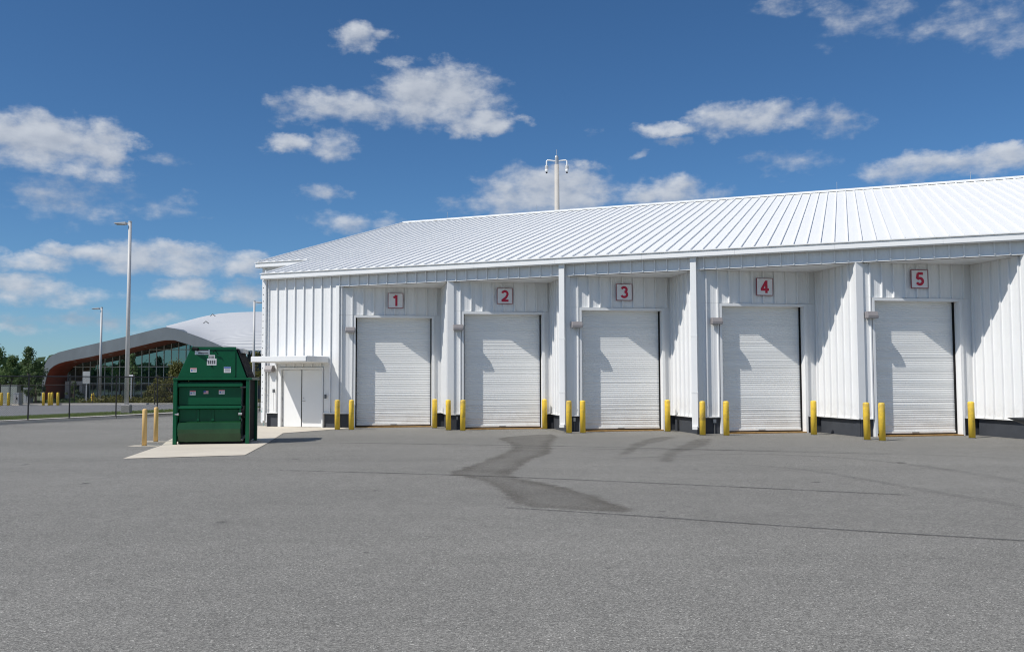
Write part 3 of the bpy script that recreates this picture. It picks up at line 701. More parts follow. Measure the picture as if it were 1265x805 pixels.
# ------------------------------------------------------------------ bollards
def bollard_proto(m, r, h, name):
    root = empty(name)
    MB().lathe([(r, 0), (r, h - r * .55), (r * .93, h - r * .28), (r * .7, h - r * .08), (r * .3, h)], n=20).build('sleeve', m, root, smooth=True)
    MB().lathe([(r + .012, 0), (r + .012, .012)], n=20).build('base_ring', dsteel_m, root)
    return root
BOL = [(-6.4252, 32.93, 'yellow bollard beside the white double door, shaded by the canopy'), (-5.9041, 32.8912, 'yellow bollard at the left jamb of door one'),
       (-2.9333, 33.8926, 'yellow bollard at the right jamb of door one'), (-2.3026, 32.3386, 'yellow bollard at the wall corner between doors one and two'),
       (-1.7718, 32.0283, 'yellow bollard at the left jamb of door two'), (1.195, 33.0115, 'yellow bollard at the right jamb of door two'),
       (1.9154, 30.2846, 'yellow bollard just right of the downspout between doors two and three'), (2.3877, 30.3827, 'yellow bollard at the left jamb of door three'),
       (5.3821, 31.0486, 'yellow bollard at the right jamb of door three'), (6.1144, 28.8305, 'yellow bollard just right of the downspout between doors three and four'),
       (6.8409, 28.6604, 'yellow bollard at the left jamb of door four'), (9.7308, 28.9496, 'yellow bollard at the right jamb of door four'),
       (10.4228, 26.3577, 'yellow bollard at the wall corner between doors four and five'), (10.6983, 25.955, 'yellow bollard at the left jamb of door five'),
       (13.8538, 27.0385, 'yellow bollard at the right jamb of door five')]
yb = bollard_proto(yellow_m, .095, 1.10, 'yellow_bollard')
for i, (x, y, lab) in enumerate(BOL):
    o = yb if i == 0 else copy_tree(yb)
    o.location = (x, y, .0); o.rotation_euler = (R(rnd.uniform(-.5, .5)), R(rnd.uniform(-.5, .5)), rnd.uniform(0, 6))
    tag(o, lab, 'bollard', 'yellow bollards guarding the roller doors')
tb = bollard_proto(tan_m, .064, 1.02, 'tan_bollard')
tag(tb, 'tan bollard nearer the camera, left of the green compactor', 'bollard', 'tan bollards by the compactor'); tb.location = (-10.17, 24.8, 0)
t2 = copy_tree(tb); t2.location = (-10.55, 26.55, 0); t2['label'] = 'tan bollard farther back, close to the left post of the green compactor'
for (x, y) in ((-10.17, 24.8), (-10.55, 26.55)):
    o = sheet('bollard_footing', [(x - .38, y - .22), (x + .42, y - .18), (x + .40, y + .24), (x - .36, y + .2)], .006, conc_m, 'small concrete footing round a tan bollard')

# ------------------------------------------------------------------ the green compactor
CO = empty('trash_compactor', (-9.50, 25.08, .012), R(9))
tag(CO, 'dark green steel trash compactor with a sloping hopper and safety stickers on the slab', 'compactor')
CW, CDp = 2.07, 1.75
def part(name, m, parent=CO, bevel=.008, **k):
    return lambda mb: mb.build(name, m, parent, bevel=bevel, **k)
for (x, y) in ((0, 0), (CW - .10, 0), (0, 1.45), (CW - .06, 1.45)):
    part('upright_post', green_m)(MB().box(x, x + .10, y, y + .12, .0, 1.83))
    
# inner container: front panels, rails, bulging lower door
ct = MB().prism([(.20, .10), (1.62, .10), (1.62, 1.76), (.20, 1.76)], .14, 1.80, 'x').build('container_body', green_m, CO, bevel=.01)
part('front_panel', green_m)(MB().box(.13, 1.83, .13, .19, 1.09, 1.60))
part('top_rail', green_m)(MB().box(.06, 1.87, .02, .18, 1.61, 1.715))
part('middle_rail', green_m)(MB().prism([(.02, 1.0), (.18, .97), (.18, 1.075), (.04, 1.075)], .09, 1.85, 'x'))
part('lower_panel', green_m)(MB().box(.16, 1.80, .15, .19, .63, .97))
for x in (.62, 1.02): part('stiffener', green_m)(MB().box(x, x + .07, .125, .151, .64, .97))
lp = MB().prism([(.19, .64), (.03, .60), (-.03, .42), (-.02, .30), (.10, .06), (.19, .05)], .13, 1.84, 'x').build('bulging_chute', green2_m, CO, bevel=.015)
part('bottom_skid', dark_m)(MB().box(.12, 1.86, .16, 1.6, .01, .10))
for x in (.07, 1.79):
    g_ = part('guide_lug', green_m)(MB().box(x, x + .05, .04, .15, .68, 1.0))
    MB().tube([(x - .02, .03, .84), (x + .08, .03, .84)], .035, 10).build('pin', steel_m, g_)
part('rear_panel', green_m)(MB().box(.10, CW - .02, 1.62, 1.68, .05, 1.80))
part('side_panel', dark_m)(MB().box(CW - .075, CW - .035, .30, 1.45, .06, 1.80))  # right side: its deep shade put into a near-black colour
part('side_panel', green_m)(MB().box(.03, .07, .30, 1.45, .06, 1.80))
part('side_wall_plate', steel_m)(MB().box(1.805, 1.83, .25, 1.3, .15, 1.60))
part('hook_plate', dark_m)(MB().prism([(.05, .75), (.20, .70), (.25, .88), (.22, 1.05), (.10, 1.07), (.02, .95)], 1.84, 1.93, 'x'))
hb_ = part('side_rod', dsteel_m)(MB().tube([(1.80, .10, 1.60), (1.97, .10, 1.60)], .028, 8))
part('side_rod', dsteel_m)(MB().tube([(1.86, .06, .10), (1.93, .20, .22)], .04, 8))
# deck flange and hopper
part('deck_flange', green_m)(MB().box(-.01, CW + .06, -.02, CDp + .02, 1.80, 1.86))
hop = MB().prism([(.10, 1.86), (1.98, 1.86), (1.66, 2.72), (.46, 2.72)], .03, 1.62, 'y').build('hopper', green_m, CO, bevel=.01)
MB().box(1.645, 1.665, .012, .03, 1.88, 2.70).build('weld_seam', green_m, hop)
MB().add([(1.995, .06, 1.87), (1.995, 1.60, 1.87), (1.69, 1.60, 2.68), (1.69, .06, 2.68), (2.01, .06, 1.87), (2.01, 1.60, 1.87), (1.705, 1.60, 2.68), (1.705, .06, 2.68)], [(0, 1, 2, 3), (4, 7, 6, 5), (0, 3, 7, 4), (1, 5, 6, 2), (3, 2, 6, 7), (0, 4, 5, 1)]).build('shade_plate', dark_m, hop)  # added black plate, paints the shade of the hopper's right slope
MB().box(.44, 1.68, .01, .06, 2.66, 2.735).build('top_lip', green_m, hop)
MB().box(1.68, 1.82, .5, 1.55, 2.58, 2.70).build('lid_motor_box', steel_m, hop)
MB().tube([(.50, .0, 2.69), (.66, -.06, 2.66)], .045, 8).build('hydraulic_stub', dark_m, hop)
MB().tube([(1.06, -.02, 2.58), (1.12, -.05, 2.64), (1.2, -.02, 2.52)], .016, 6).build('lifting_lug', dark_m, hop)
MB().lathe([(.022, -.01), (.022, .01)], n=8).build('bolt', dark_m, hop, (1.02, .02, 2.19))
stick_w = mat('sticker_white', (.72, .72, .72), .4, var=.03); stick_r = mat('sticker_red', (.55, .05, .06), .4); stick_b = mat('sticker_blue', (.05, .12, .38), .4)
stick_k = mat('sticker_print', (.10, .10, .11), .5); stick_p = mat('placard_metal', (.62, .63, .65), .25, metal=.6, var=.05)
def sticker(x, z, w, h, y, style, par):
    mb = MB(); q = lambda a, b, c, d, m, e=0.0: mb.box(x + a, x + b, y - .006 - e, y - .001, z + c, z + d, m)
    q(-w / 2, w / 2, -h / 2, h / 2, 0)
    if style == 'warn':
        q(-w * .48, w * .48, h * .28, h * .46, 1, .002); q(-w * .38, -w * .15, -h * .25, h * .12, 2, .002)
        for k in range(3): q(-w * .05, w * .40, h * (.10 - k * .16), h * (.15 - k * .16), 3, .002)
    elif style == 'flag':
        for k in range(4): q(-w * .5, w * .5, h * (.5 - k * .27 - .13), h * (.5 - k * .27), 1, .002)
        q(-w * .5, -w * .05, 0, h * .5, 2, .004)
    elif style == 'blue':
        q(-w * .48, w * .48, h * .25, h * .48, 2, .002)
        for k in range(4): q(-w * .38, w * .38, h * (.1 - k * .14), h * (.14 - k * .14), 3, .002)
    elif style == 'plate':
        q(-w * .28, w * .42, h * .12, h * .36, 3, .002); q(-w * .28, w * .42, -h * .36, -h * .12, 3, .002)
    else:
        for k in range(4): q(-w * .40 + k * w * .21, -w * .25 + k * w * .21, -h * .3, h * .25, 3, .002)
    mb.build('sticker', [stick_p if style == 'plate' else stick_w, stick_r, stick_b, stick_k], par)
sticker(.76, 2.60, .40, .17, .03, 'plate', hop); sticker(1.02, 2.45, .17, .11, .03, 'lines', hop); sticker(1.02, 2.31, .26, .19, .03, 'lines', hop)
sticker(.53, 2.08, .17, .12, .03, 'warn', hop); sticker(1.45, 2.09, .19, .17, .03, 'blue', hop)
FP = [o for o in CO.children if o.name.startswith('front_panel')][0]
sticker(.50, 1.44, .16, .13, .13, 'warn', FP); sticker(.86, 1.455, .13, .09, .13, 'flag', FP); sticker(1.29, 1.46, .16, .12, .13, 'warn', FP)

# hull nose on a small stand, poking in from the right
HN = empty('hull_on_stand', (13.6, 22.35, 0), 0)
tag(HN, 'dark grey pointed hull nose with a thin line, cut off by the right edge', 'boat hull')
mb = MB(); st = []
for k in range(15):
    t = k / 14; x = -1.25 + 3.0 * t; hw = .55 * math.sin(min(1, t * 1.6) * math.pi / 2) ** .8 + .01; dep = .34 * math.sin(min(1, t * 2.2) * math.pi / 2) + .01
    st.append([(x, hw * math.cos(a), .80 - dep * math.sin(a) ** 1.0) for a in [math.pi * q / 10 for q in range(11)]])
vs = [p for r in st for p in r]; fs = [(i * 11 + q, i * 11 + q + 1, (i + 1) * 11 + q + 1, (i + 1) * 11 + q) for i in range(14) for q in range(10)]
fs += [(i * 11, (i + 1) * 11, (i + 1) * 11 + 10, i * 11 + 10) for i in range(14)] + [tuple(range(14 * 11, 15 * 11))]
mb.add(vs, fs).build('hull', mat('hull_grey', (.07, .072, .075), .45, var=.15), HN)
MB().tube([(-.60, -.40, .66), (-.50, -.44, .60), (-.32, -.46, .66), (-.18, -.47, .76)], .022, 6).build('metal_bracket', steel_m, HN)
MB().tube([(-.85, -.2, .81), (.6, -.2, 1.55)], .006, 5).build('line', dsteel_m, HN)
MB().tube([(.6, -.2, .80), (.6, -.2, 1.57)], .02, 6).build('post', steel_m, HN)
for x in (.1, 1.3):
    MB().box(x - .04, x + .04, -.4, .4, .34, .46).build('cradle', dsteel_m, HN)
    for s_ in (-1, 1): MB().tube([(x, s_ * .3, .36), (x, s_ * .42, .0)], .03, 6).build('leg', dsteel_m, HN)

# ------------------------------------------------------------------ light poles and the camera pole
def light_pole(pos, h, base_h, rot, label, r=.11, head=.75):
    root = empty('light_pole', (pos[0], pos[1], 0), rot)
    tag(root, label, 'light pole', 'car park light poles')
    if base_h: MB().prism([(-.24, -.24), (.24, -.24), (.24, .24), (-.24, .24)], 0, base_h, 'z').build('concrete_base', mat('weathered_concrete', (.30, .29, .28), .85, var=.1), root, bevel=.03)
    MB().box(-.2, .2, -.2, .2, base_h, base_h + .03).build('base_plate', lpole_m, root)
    MB().tube([(0, 0, base_h + .03), (0, 0, h)], [r, r * .72], 12).build('shaft', lpole_m, root, smooth=True)
    MB().lathe([(r * .75, 0), (r * .75, .08)], n=12).build('pole_cap', lpole_m, root, (0, 0, h))
    ar = MB().box(-.22, -.04, -.03, .03, h - .10, h - .02).build('arm', lpole_m, root)
    MB().prism([(-.20, h - .12), (-.22 - head, h - .09), (-.22 - head, h - .05), (-.20, h + .01)], -.17, .17, 'y').build('lamp_head', lpole_m, root, bevel=.01)
    MB().box(-.20 - head * .9, -.32, -.13, .13, h - .135, h - .112).build('lens', lens_m, root)
    return root
light_pole((-21.0, 48.75), 10.55, .55, R(8), 'tall grey light pole on a concrete block behind the fence', .122, .58)
light_pole((-36.4, 79.0), 8.4, .35, R(10), 'thin light pole in front of the glass hall', .12, .6)
light_pole((-21.7, 75.0), 8.55, .35, R(175), 'thin light pole just left of the warehouse end', .12, .45)
CP = tag(empty('camera_pole', (3.13, 61.0, 0)), 'concrete pole with two dome cameras rising behind the ridge', 'camera pole')
MB().tube([(0, 0, 0), (0, 0, 16.7)], [.24, .155], 14).build('shaft', pole_conc, CP, smooth=True)
MB().lathe([(.13, 0), (.13, .5), (.09, .62)], n=10).build('pole_cap', steel_m, CP, (0, 0, 16.7))
MB().tube([(0, 0, 17.3), (0, 0, 17.75)], .015, 5).build('spike', steel_m, CP)
for s_ in (-1, 1):
    a_ = MB().tube([(s_ * .1, 0, 16.95), (s_ * .62, 0, 17.02), (s_ * .70, 0, 16.95), (s_ * .70, 0, 16.62)], .05, 8).build('arm', white_trim, CP)
    MB().lathe([(.09, .36), (.12, .30), (.12, .12), (.10, .10)][::-1], n=12).build('camera_housing', lpole_m, a_, (s_ * .70, 0, 16.28))
    MB().lathe([(.03, -.12), (.09, -.08), (.115, 0), (.115, .1)], n=12).build('camera_dome', white_trim, a_, (s_ * .70, 0, 16.28), smooth=True)
    MB().lathe([(.02, -.19), (.06, -.16), (.07, -.10)], n=10).build('camera_lens', dark_m, a_, (s_ * .70, 0, 16.28))

# ------------------------------------------------------------------ fences
def fence(name, pts, h, label, rail=.026, post=.032, spacing=.08, wire=.0035, lowrail=True):
    root = tag(empty(name, (0, 0, 0)), label, 'fence')
    P = [Vector((x, y, 0)) for x, y in pts]
    for p in P:
        po = MB().tube([(p.x, p.y, 0), (p.x, p.y, h + .05)], post, 8).build('post', black_m, root)
        MB().lathe([(post * 1.15, 0), (post * .9, .03), (.01, .05)], (p.x, p.y, h + .05), 8).build('post_cap', black_m, po)
    mb = MB()
    for a, b in zip(P, P[1:]):
        MB().tube([a + Vector((0, 0, h)), b + Vector((0, 0, h))], rail, 6).build('top_rail', black_m, root)
        if lowrail: MB().tube([a + Vector((0, 0, .12)), b + Vector((0, 0, .12))], rail * .6, 6).build('bottom_rail', black_m, root)
        d = b - a; L_ = d.length; d.normalize(); nn = Vector((-d.y, d.x, 0))
        z0, z1 = .08, h
        for sgn in (1, -1):
            t = -(z1 - z0)
            while t < L_ + (z1 - z0):
                # diagonal wire from (t, z0) at 45 degrees, clipped to the bay
                ta, tb = (t, t + (z1 - z0)) if sgn > 0 else (t, t - (z1 - z0))
                q0, q1 = 0.0, 1.0
                for lim, lo in ((0, True), (L_, False)):
                    if tb != ta:
                        q = (lim - ta) / (tb - ta)
                        if (tb > ta) == lo: q0 = max(q0, q)
                        else: q1 = min(q1, q)
                if q1 > q0 + .01:
                    A = a + d * (ta + (tb - ta) * q0) + Vector((0, 0, z0 + (z1 - z0) * q0)); B = a + d * (ta + (tb - ta) * q1) + Vector((0, 0, z0 + (z1 - z0) * q1))
                    e = (B - A).normalized().cross(nn) * wire
                    mb.add([A - e, A + e, A + nn * wire * 1.6, B - e, B + e, B + nn * wire * 1.6], [(0, 1, 4, 3), (1, 2, 5, 4), (2, 0, 3, 5)])
                t += spacing
    o = mb.build('chain_link_mesh', black_m, root, fix=False); o['kind'] = 'stuff'
    return root
A = Vector((-21.4, 39.6)); dv = Vector((.95, 2.4))
fp = [A + dv * s_ for s_ in (-4.1, -3.1, -2.1, -1.05, 0, .852, 1.93, 3.0, 4.1, 5.2, 6.3)]
fence('chain_link_fence', [(p.x, p.y) for p in fp], 2.05, 'tall black chain-link fence along the curb at the left', spacing=.085, wire=.0028)
fence('chain_link_fence', [(-48, 73.6), (-45.2, 73.6), (-42.1, 73.6), (-41.3, 73.6), (-38.6, 73.6), (-36.0, 73.6), (-34.5, 73.6), (-32.0, 73.6), (-29.4, 73.6), (-26.8, 73.6), (-24.2, 73.6)], 1.62, 'lower black fence in front of the glass hall', rail=.022, post=.035, spacing=.17, wire=.003)

# far yellow bollards
FB = [(0.5, 'yellow bollard at the left edge by the trees'), (5.0, 'yellow bollard left of the utility cabinet'), (13.4, 'yellow bollard in front of the utility cabinet'), (56.5, 'yellow bollard left of the red-brown end wall'),
      (63.6, 'front bollard of the close yellow pair by the red-brown wall'), (66.8, 'rear bollard of the close yellow pair by the red-brown wall'), (74.2, 'slim yellow bollard at the hall entrance')]
fb = bollard_proto(yellow_m, .10, 1.02, 'far_yellow_bollard')
for i, (px, lab) in enumerate(FB):
    Y = 71.0 + (.9 if i in (5,) else 0)
    o = fb if i == 0 else copy_tree(fb); o.location = ((px - 632.5) / 1103.2 * Y * 1.003, Y, 0)
    tag(o, lab, 'bollard', 'yellow bollards across the car park')
HY = tag(empty('fire_hydrant', (-36.3, 77.5, 0)), 'small yellow hydrant at the foot of the thin light pole', 'hydrant')
MB().lathe([(.16, 0), (.16, .06), (.11, .08), (.11, .62), (.15, .66), (.15, .72), (.10, .84), (.03, .90)], n=12).build('barrel', yellow_m, HY, smooth=True)
MB().tube([(-.22, 0, .5), (.22, 0, .5)], .055, 8).build('nozzle', yellow_m, HY)
# utility cabinets and small signs across the car park
cab_m = mat('cabinet_grey_green', (.30, .33, .30), .6)
for (px, w, h, Y, lab, m) in ((14.5, 1.35, 1.55, 74.9, 'pale green utility cabinet below the trees', cab_m), (23.5, .42, .95, 72.0, 'short grey pedestal box below the trees', steel_m), (36.0, .5, 1.35, 75.0, 'narrow grey cabinet beside the tree trunk', steel_m)):
    x = (px - 632.5) / 1103.2 * Y
    r_ = tag(empty('utility_cabinet', (x, Y, 0)), lab, 'cabinet', 'utility cabinets by the trees')
    MB().box(-w / 2, w / 2, -.3, .3, .08, h).build('body', m, r_, bevel=.02); MB().box(-w / 2 - .05, w / 2 + .05, -.35, .35, 0, .08).build('plinth', conc_m, r_)
    MB().box(-w / 2 - .02, w / 2 + .02, -.33, .33, h, h + .05).build('roof_cap', m, r_)
    MB().box(-.01, .01, -.315, -.302, .15, h - .08).build('door_split', dark_m, r_); MB().box(.05, .09, -.34, -.305, h * .5, h * .5 + .15).build('handle', dark_m, r_)
def board_sign(px, Y, w, h, zt, lab, m):
    x = (px - 632.5) / 1103.2 * Y
    r_ = tag(empty('board_sign', (x, Y, 0)), lab, 'sign')
    MB().box(-w / 2, w / 2, -.04, .0, zt - h, zt).build('board', m, r_, bevel=.01); MB().box(-w / 2 + .03, w / 2 - .03, -.046, -.041, zt - h * .5 - .015, zt - h * .5 + .015).build('divider', steel_m, r_)
    MB().box(-.05, .05, .001, .06, 0, zt - .05).build('post', steel_m, r_)
board_sign(107.3, 76.5, .62, 1.05, 2.75, 'pale blank board sign on a post before the glass hall', mat('board_grey', (.36, .37, .37), .6))
board_sign(162.5, 77.0, .34, .16, 2.45, 'small white sign on a post right of the tall light pole', plate_m)

# ------------------------------------------------------------------ the glass hall with the curved roof
YB, DEP = 86.0, 4.0
GH = tag(empty('glass_hall', (0, 0, 0)), 'low hall with a grey curved portal, red-brown soffit, teal glass front and white roof', 'building')
zinc = mat('zinc_cladding', (.22, .24, .25), .45, metal=.3, var=.12, vscale=.6, stretch=(1, 1, .3))
rbrown = mat('red_brown_soffit', (.20, .045, .025), .55, var=.15, vscale=1.0)
mull_m = mat('mullion_grey', (.42, .46, .46), .5)
hallroof = mat('hall_white_roof', (.66, .66, .65), .45, var=.04, vscale=.6)
def seams(m, rot, scale, k):
    t = m.node_tree; L = t.links.new; b = t.nodes['Principled BSDF']; src = b.inputs['Base Color'].links[0].from_socket
    tc = N(t, 'ShaderNodeTexCoord'); mp = N(t, 'ShaderNodeMapping'); mp.inputs['Rotation'].default_value = (0, 0, rot); L(tc.outputs['Object'], mp.inputs[0])
    w = N(t, 'ShaderNodeTexWave'); w.inputs['Scale'].default_value = scale; L(mp.outputs[0], w.inputs['Vector'])
    r = N(t, 'ShaderNodeMapRange'); L(w.outputs['Fac'], r.inputs[0]); r.inputs[1].default_value = .0; r.inputs[2].default_value = .35; r.inputs[3].default_value = k; r.inputs[4].default_value = 0
    mx = N(t, 'ShaderNodeMix', data_type='RGBA'); L(r.outputs[0], mx.inputs[0]); L(src, mx.inputs[6]); mx.inputs[7].default_value = (.25, .26, .30, 1); L(mx.outputs[2], b.inputs['Base Color'])
seams(hallroof, R(62), .55, .6)
vest_m = mat('vestibule_panel', (.48, .50, .52), .6)
def glass_mat():
    m = bpy.data.materials.new('teal_reflective_glass'); m.use_nodes = True
    t = m.node_tree; L = t.links.new; b = t.nodes['Principled BSDF']
    b.inputs['Base Color'].default_value = (.012, .030, .030, 1); b.inputs['Roughness'].default_value = .02; b.inputs['Specular IOR Level'].default_value = .6
    g = N(t, 'ShaderNodeBsdfGlossy'); g.inputs['Color'].default_value = (.30, .47, .46, 1); g.inputs['Roughness'].default_value = .015
    nz = N(t, 'ShaderNodeTexNoise'); nz.inputs['Scale'].default_value = .8
    tc = N(t, 'ShaderNodeTexCoord'); L(tc.outputs['Object'], nz.inputs['Vector'])
    bp = N(t, 'ShaderNodeBump'); bp.inputs['Strength'].default_value = .06; bp.inputs['Distance'].default_value = .03; L(nz.outputs['Fac'], bp.inputs['Height']); L(bp.outputs[0], g.inputs['Normal'])
    ms = N(t, 'ShaderNodeMixShader'); ms.inputs[0].default_value = .42
    L(b.outputs[0], ms.inputs[1]); L(g.outputs[0], ms.inputs[2]); L(ms.outputs[0], t.nodes['Material Output'].inputs['Surface'])
    return m
glass_m = glass_mat()
OUT = [(-45.36, 0), (-45.21, 2.0), (-45.01, 3.5), (-44.75, 4.05), (-44.3, 4.45), (-43.72, 4.72), (-42.3, 5.08), (-40.77, 5.42), (-36.89, 6.3), (-34.09, 7.00), (-33.39, 7.11), (-32.6, 7.0), (-31.82, 6.75), (-29.86, 6.0), (-28.44, 5.45), (-27.73, 4.98), (-27.18, 4.28), (-26.93, 3.11), (-26.9, 0)]
INN = [(-45.02, 0), (-44.97, 1.61), (-44.76, 2.62), (-44.5, 3.1), (-44.15, 3.4), (-43.7, 3.63), (-43.07, 3.82), (-41.9, 4.04), (-40.74, 4.26), (-36.86, 5.09), (-34.14, 5.74), (-33.37, 5.86), (-32.59, 5.86), (-31.25, 5.46), (-29.84, 4.95), (-28.9, 4.60), (-28.27, 4.13), (-28.02, 3.11), (-28.0, 0)]
mb = MB(); n = len(OUT)
vs = [(x, YB, z) for x, z in OUT] + [(x, YB, z) for x, z in INN] + [(x, YB + DEP + .6, z) for x, z in OUT] + [(x, YB + .12, z) for x, z in INN]
fs = []
for i in range(n - 1):
    fs += [(i, n + i, n + i + 1, i + 1), (i, i + 1, 2 * n + i + 1, 2 * n + i), (n + i, 3 * n + i, 3 * n + i + 1, n + i + 1)]
mb.add(vs, fs).build('portal_band', zinc, GH, fix=False)
mb = MB(); vs = [(x, YB + .121, z) for x, z in INN] + [(x, YB + DEP + .3, z) for x, z in INN]
mb.add(vs, [(i, n + i, n + i + 1, i + 1) for i in range(n - 1)]); sf = mb.build('soffit_lining', rbrown, GH, fix=False)
for x in (-42.6, -41.0, -39.2, -37.4, -35.8):
    def iz(x_):
        for (a, za), (b, zb) in zip(INN, INN[1:]):
            if a <= x_ <= b: return za + (zb - za) * (x_ - a) / max(1e-6, b - a)
        return 0
    MB().lathe([(.16, 0), (.16, .03)], n=10).build('downlight', lens_m, sf, (x, YB + 1.1, iz(x) - .07))
gw = empty('glass_front', (0, 0, 0), 0, GH)
YG = YB + DEP
xs = [-44.70 + .74 * k for k in range(24)]
rows_ = [.05, 1.72, 3.38, 5.10, 9.0]
for k in range(len(xs) - 1):
    a, b = xs[k] + .035, xs[k + 1] - .035
    za, zb = iz(a) + .05, iz(b) + .05
    for r0, r1 in zip(rows_, rows_[1:]):
        lo = r0 + .03; h0, h1 = min(r1 - .03, za), min(r1 - .03, zb)
        if min(h0, h1) < lo + .05: continue
        MB().prism([(a, lo), (b, lo), (b, h1), (a, h0)], YG, YG + .03, 'y').build('pane', glass_m, gw)
for k, x in enumerate(xs):
    MB().box(x - .034, x + .034, YG - .06, YG + .06, 0, iz(x) + .05).build('mullion', mull_m, gw)
for z, a, b in ((1.72, xs[0], xs[-1]), (3.38, xs[0], xs[-1]), (5.10, -36.5, -30.4), (.03, xs[0], xs[-1])):
    MB().box(a, b, YG - .062, YG + .05, z - .04, z + .04).build('transom', mull_m, gw)
mb = MB(); vs = [(x, YG + .2, z) for x, z in INN]; mb.add(vs, [tuple(range(n))]).build('interior_dark', dark_m, GH)
vb = MB().box(-44.55, -42.85, YG - .9, YG - .07, 0, 1.95).build('vestibule', vest_m, GH)
MB().box(-44.05, -43.1, YG - .93, YG - .905, .05, 1.55).build('vestibule_door', glass_m, vb)
MB().box(-43.59, -43.56, YG - .95, YG - .931, .05, 1.55).build('door_split', mull_m, vb)
# white roof rising behind the portal
F_ = [(-33.39, 86.2, 7.12), (-31.82, 86.2, 6.77), (-29.86, 86.2, 6.03), (-28.44, 86.2, 5.48), (-27.73, 86.4, 5.02), (-26.4, 87.2, 4.95), (-24.6, 88, 4.9), (-22.0, 89, 4.85)]
B_ = [(-42.7, 110, 8.75), (-39.6, 110, 9.55), (-37.3, 110, 10.15), (-34.9, 110, 10.4), (-32.2, 110, 10.5), (-29.0, 110, 10.45), (-25.5, 110, 10.2), (-21, 110, 9.6)]
mb = MB(); nr = 16; vs = []; nf = len(F_)
for j in range(nr + 1):
    t = j / nr
    for q in range(nf):
        f, b = Vector(F_[q]), Vector(B_[q])
        w = max(0, min(1, (q - 2) / 3)); tz = t * (1 - w) + (t ** .62) * w
        p = f.lerp(b, t); p.z = f.z + (b.z - f.z) * tz; vs.append(p)
mb.add(vs, [(j * nf + q, j * nf + q + 1, (j + 1) * nf + q + 1, (j + 1) * nf + q) for j in range(nr) for q in range(nf - 1)])
wr_ = mb.build('white_roof', hallroof, GH, smooth=True); sb = wr_.modifiers.new('subdivision', 'SUBSURF'); sb.levels = sb.render_levels = 2; sb.boundary_smooth = 'PRESERVE_CORNERS'
mb = MB(); L2 = OUT[3:11]; vs = [(x, YB + DEP + .5, z - .02) for x, z in L2] + [(x + (-33.39 - x) * .1 - 9.3 * ((x + 44.75) / 11.36), 110, z + 1.64 * ((x + 44.75) / 11.36)) for x, z in L2]
mb.add(vs, [(i, i + 1, len(L2) + i + 1, len(L2) + i) for i in range(len(L2) - 1)]).build('left_roof', zinc, GH)
# scalloped eave and dark wall at the right end
mb = MB(); x = -27.6; k = 0
while x < -21.5:
    mb.prism([(x, 4.98), (x + .30, 4.98), (x + .15, 4.50)], 87.0 + (x + 27.6) * .35, 87.06 + (x + 27.6) * .35, 'y'); x += .30
o = mb.build('scalloped_eave', hallroof, GH); o['kind'] = 'stuff'
MB().box(-26.85, -20, 90.5, 90.7, 0, 4.95).build('rear_wall', mat('slate_blue_wall', (.06, .09, .13), .5), GH)
for (x, y, z) in ((-31.6, 92, 7.75), (-33.6, 100, 9.1)):
    MB().tube([(x - .25, y, z + .12), (x, y, z + .35), (x + .3, y, z + .1)], .05, 5).build('roof_vent', dsteel_m, GH)

# ------------------------------------------------------------------ plants
def tree(pos, h, rx, lm, label, name='tree', leaves=2600, ls=.16, trunk=.10, crown0=.28, seed=1, group=None, cat='tree', clumps=26, lean=0):
    rr = random.Random(seed)
    root = tag(empty(name, (pos[0], pos[1], 0), rr.uniform(0, 6)), label, cat, group)
    mb = MB(); mb.tube([(0, 0, 0), (.03, .02, h * .3), (-.02, .05, h * .6), (.02, 0, h * .88)], [trunk, trunk * .8, trunk * .5, trunk * .15], 7)
    cs = []
    for k in range(clumps):
        z = crown0 + (1 - crown0) * rr.random() ** .9
        prof = math.sin(min(1, (z - crown0) / (1 - crown0) * 1.15 + .18) * math.pi) ** .7 if z < .98 else .15
        a = rr.uniform(0, 6.28); r = rx * prof * math.sqrt(rr.uniform(.1, 1))
        c = Vector((r * math.cos(a), r * math.sin(a), z * h * .95)); cs.append((c, rx * rr.uniform(.20, .38)))
        if k % 2 == 0:
            b0 = Vector((0, 0, max(crown0 * h * .8, c.z - r * .9))); mb.tube([b0, b0.lerp(c, .5) + Vector((0, 0, .05)), c], [trunk * .4, trunk * .25, trunk * .08], 5)
    mb.build('trunk', bark_m, root)
    mb = MB(); up = Vector((0, 0, 1))
    for k in range(leaves):
        c, cr = cs[k % len(cs)]
        d = Vector((rr.gauss(0, 1), rr.gauss(0, 1), rr.gauss(0, .75))); d = d.normalized() * cr * rr.uniform(.35, 1.1) if d.length > 0 else d
        p = c + d; s = ls * rr.uniform(.6, 1.3)
        nn = (d.normalized() * .6 + Vector((rr.uniform(-1, 1), rr.uniform(-1, 1), rr.uniform(-.2, 1)))).normalized(); u = nn.orthogonal().normalized(); v = nn.cross(u)
        a = rr.uniform(0, 6.28); u2 = u * math.cos(a) + v * math.sin(a); v2 = nn.cross(u2)
        mb.add([p - u2 * s * .5, p + v2 * s * .32, p + u2 * s * .5 + nn * s * .1, p - v2 * s * .32], [(0, 1, 2, 3)])
    mb.build('crown', lm, root, fix=False)
    return root
def px_at(px, Y): return ((px - 632.5) / 1103.2 * Y * 1.001, Y)
tree(px_at(-3, 77), 4.9, 1.9, leaf_green, 'leafy tree cut by the left edge, behind the fence', seed=2, group='young trees left of the glass hall', leaves=3600)
tree(px_at(16, 79), 4.2, 1.3, leaf_green, 'shorter mid-green tree second from the left edge', seed=3, group='young trees left of the glass hall')
tree(px_at(36, 76), 4.95, 1.45, leaf_dark, 'upright darker tree beside the grey portal', seed=4, group='young trees left of the glass hall', leaves=3600)
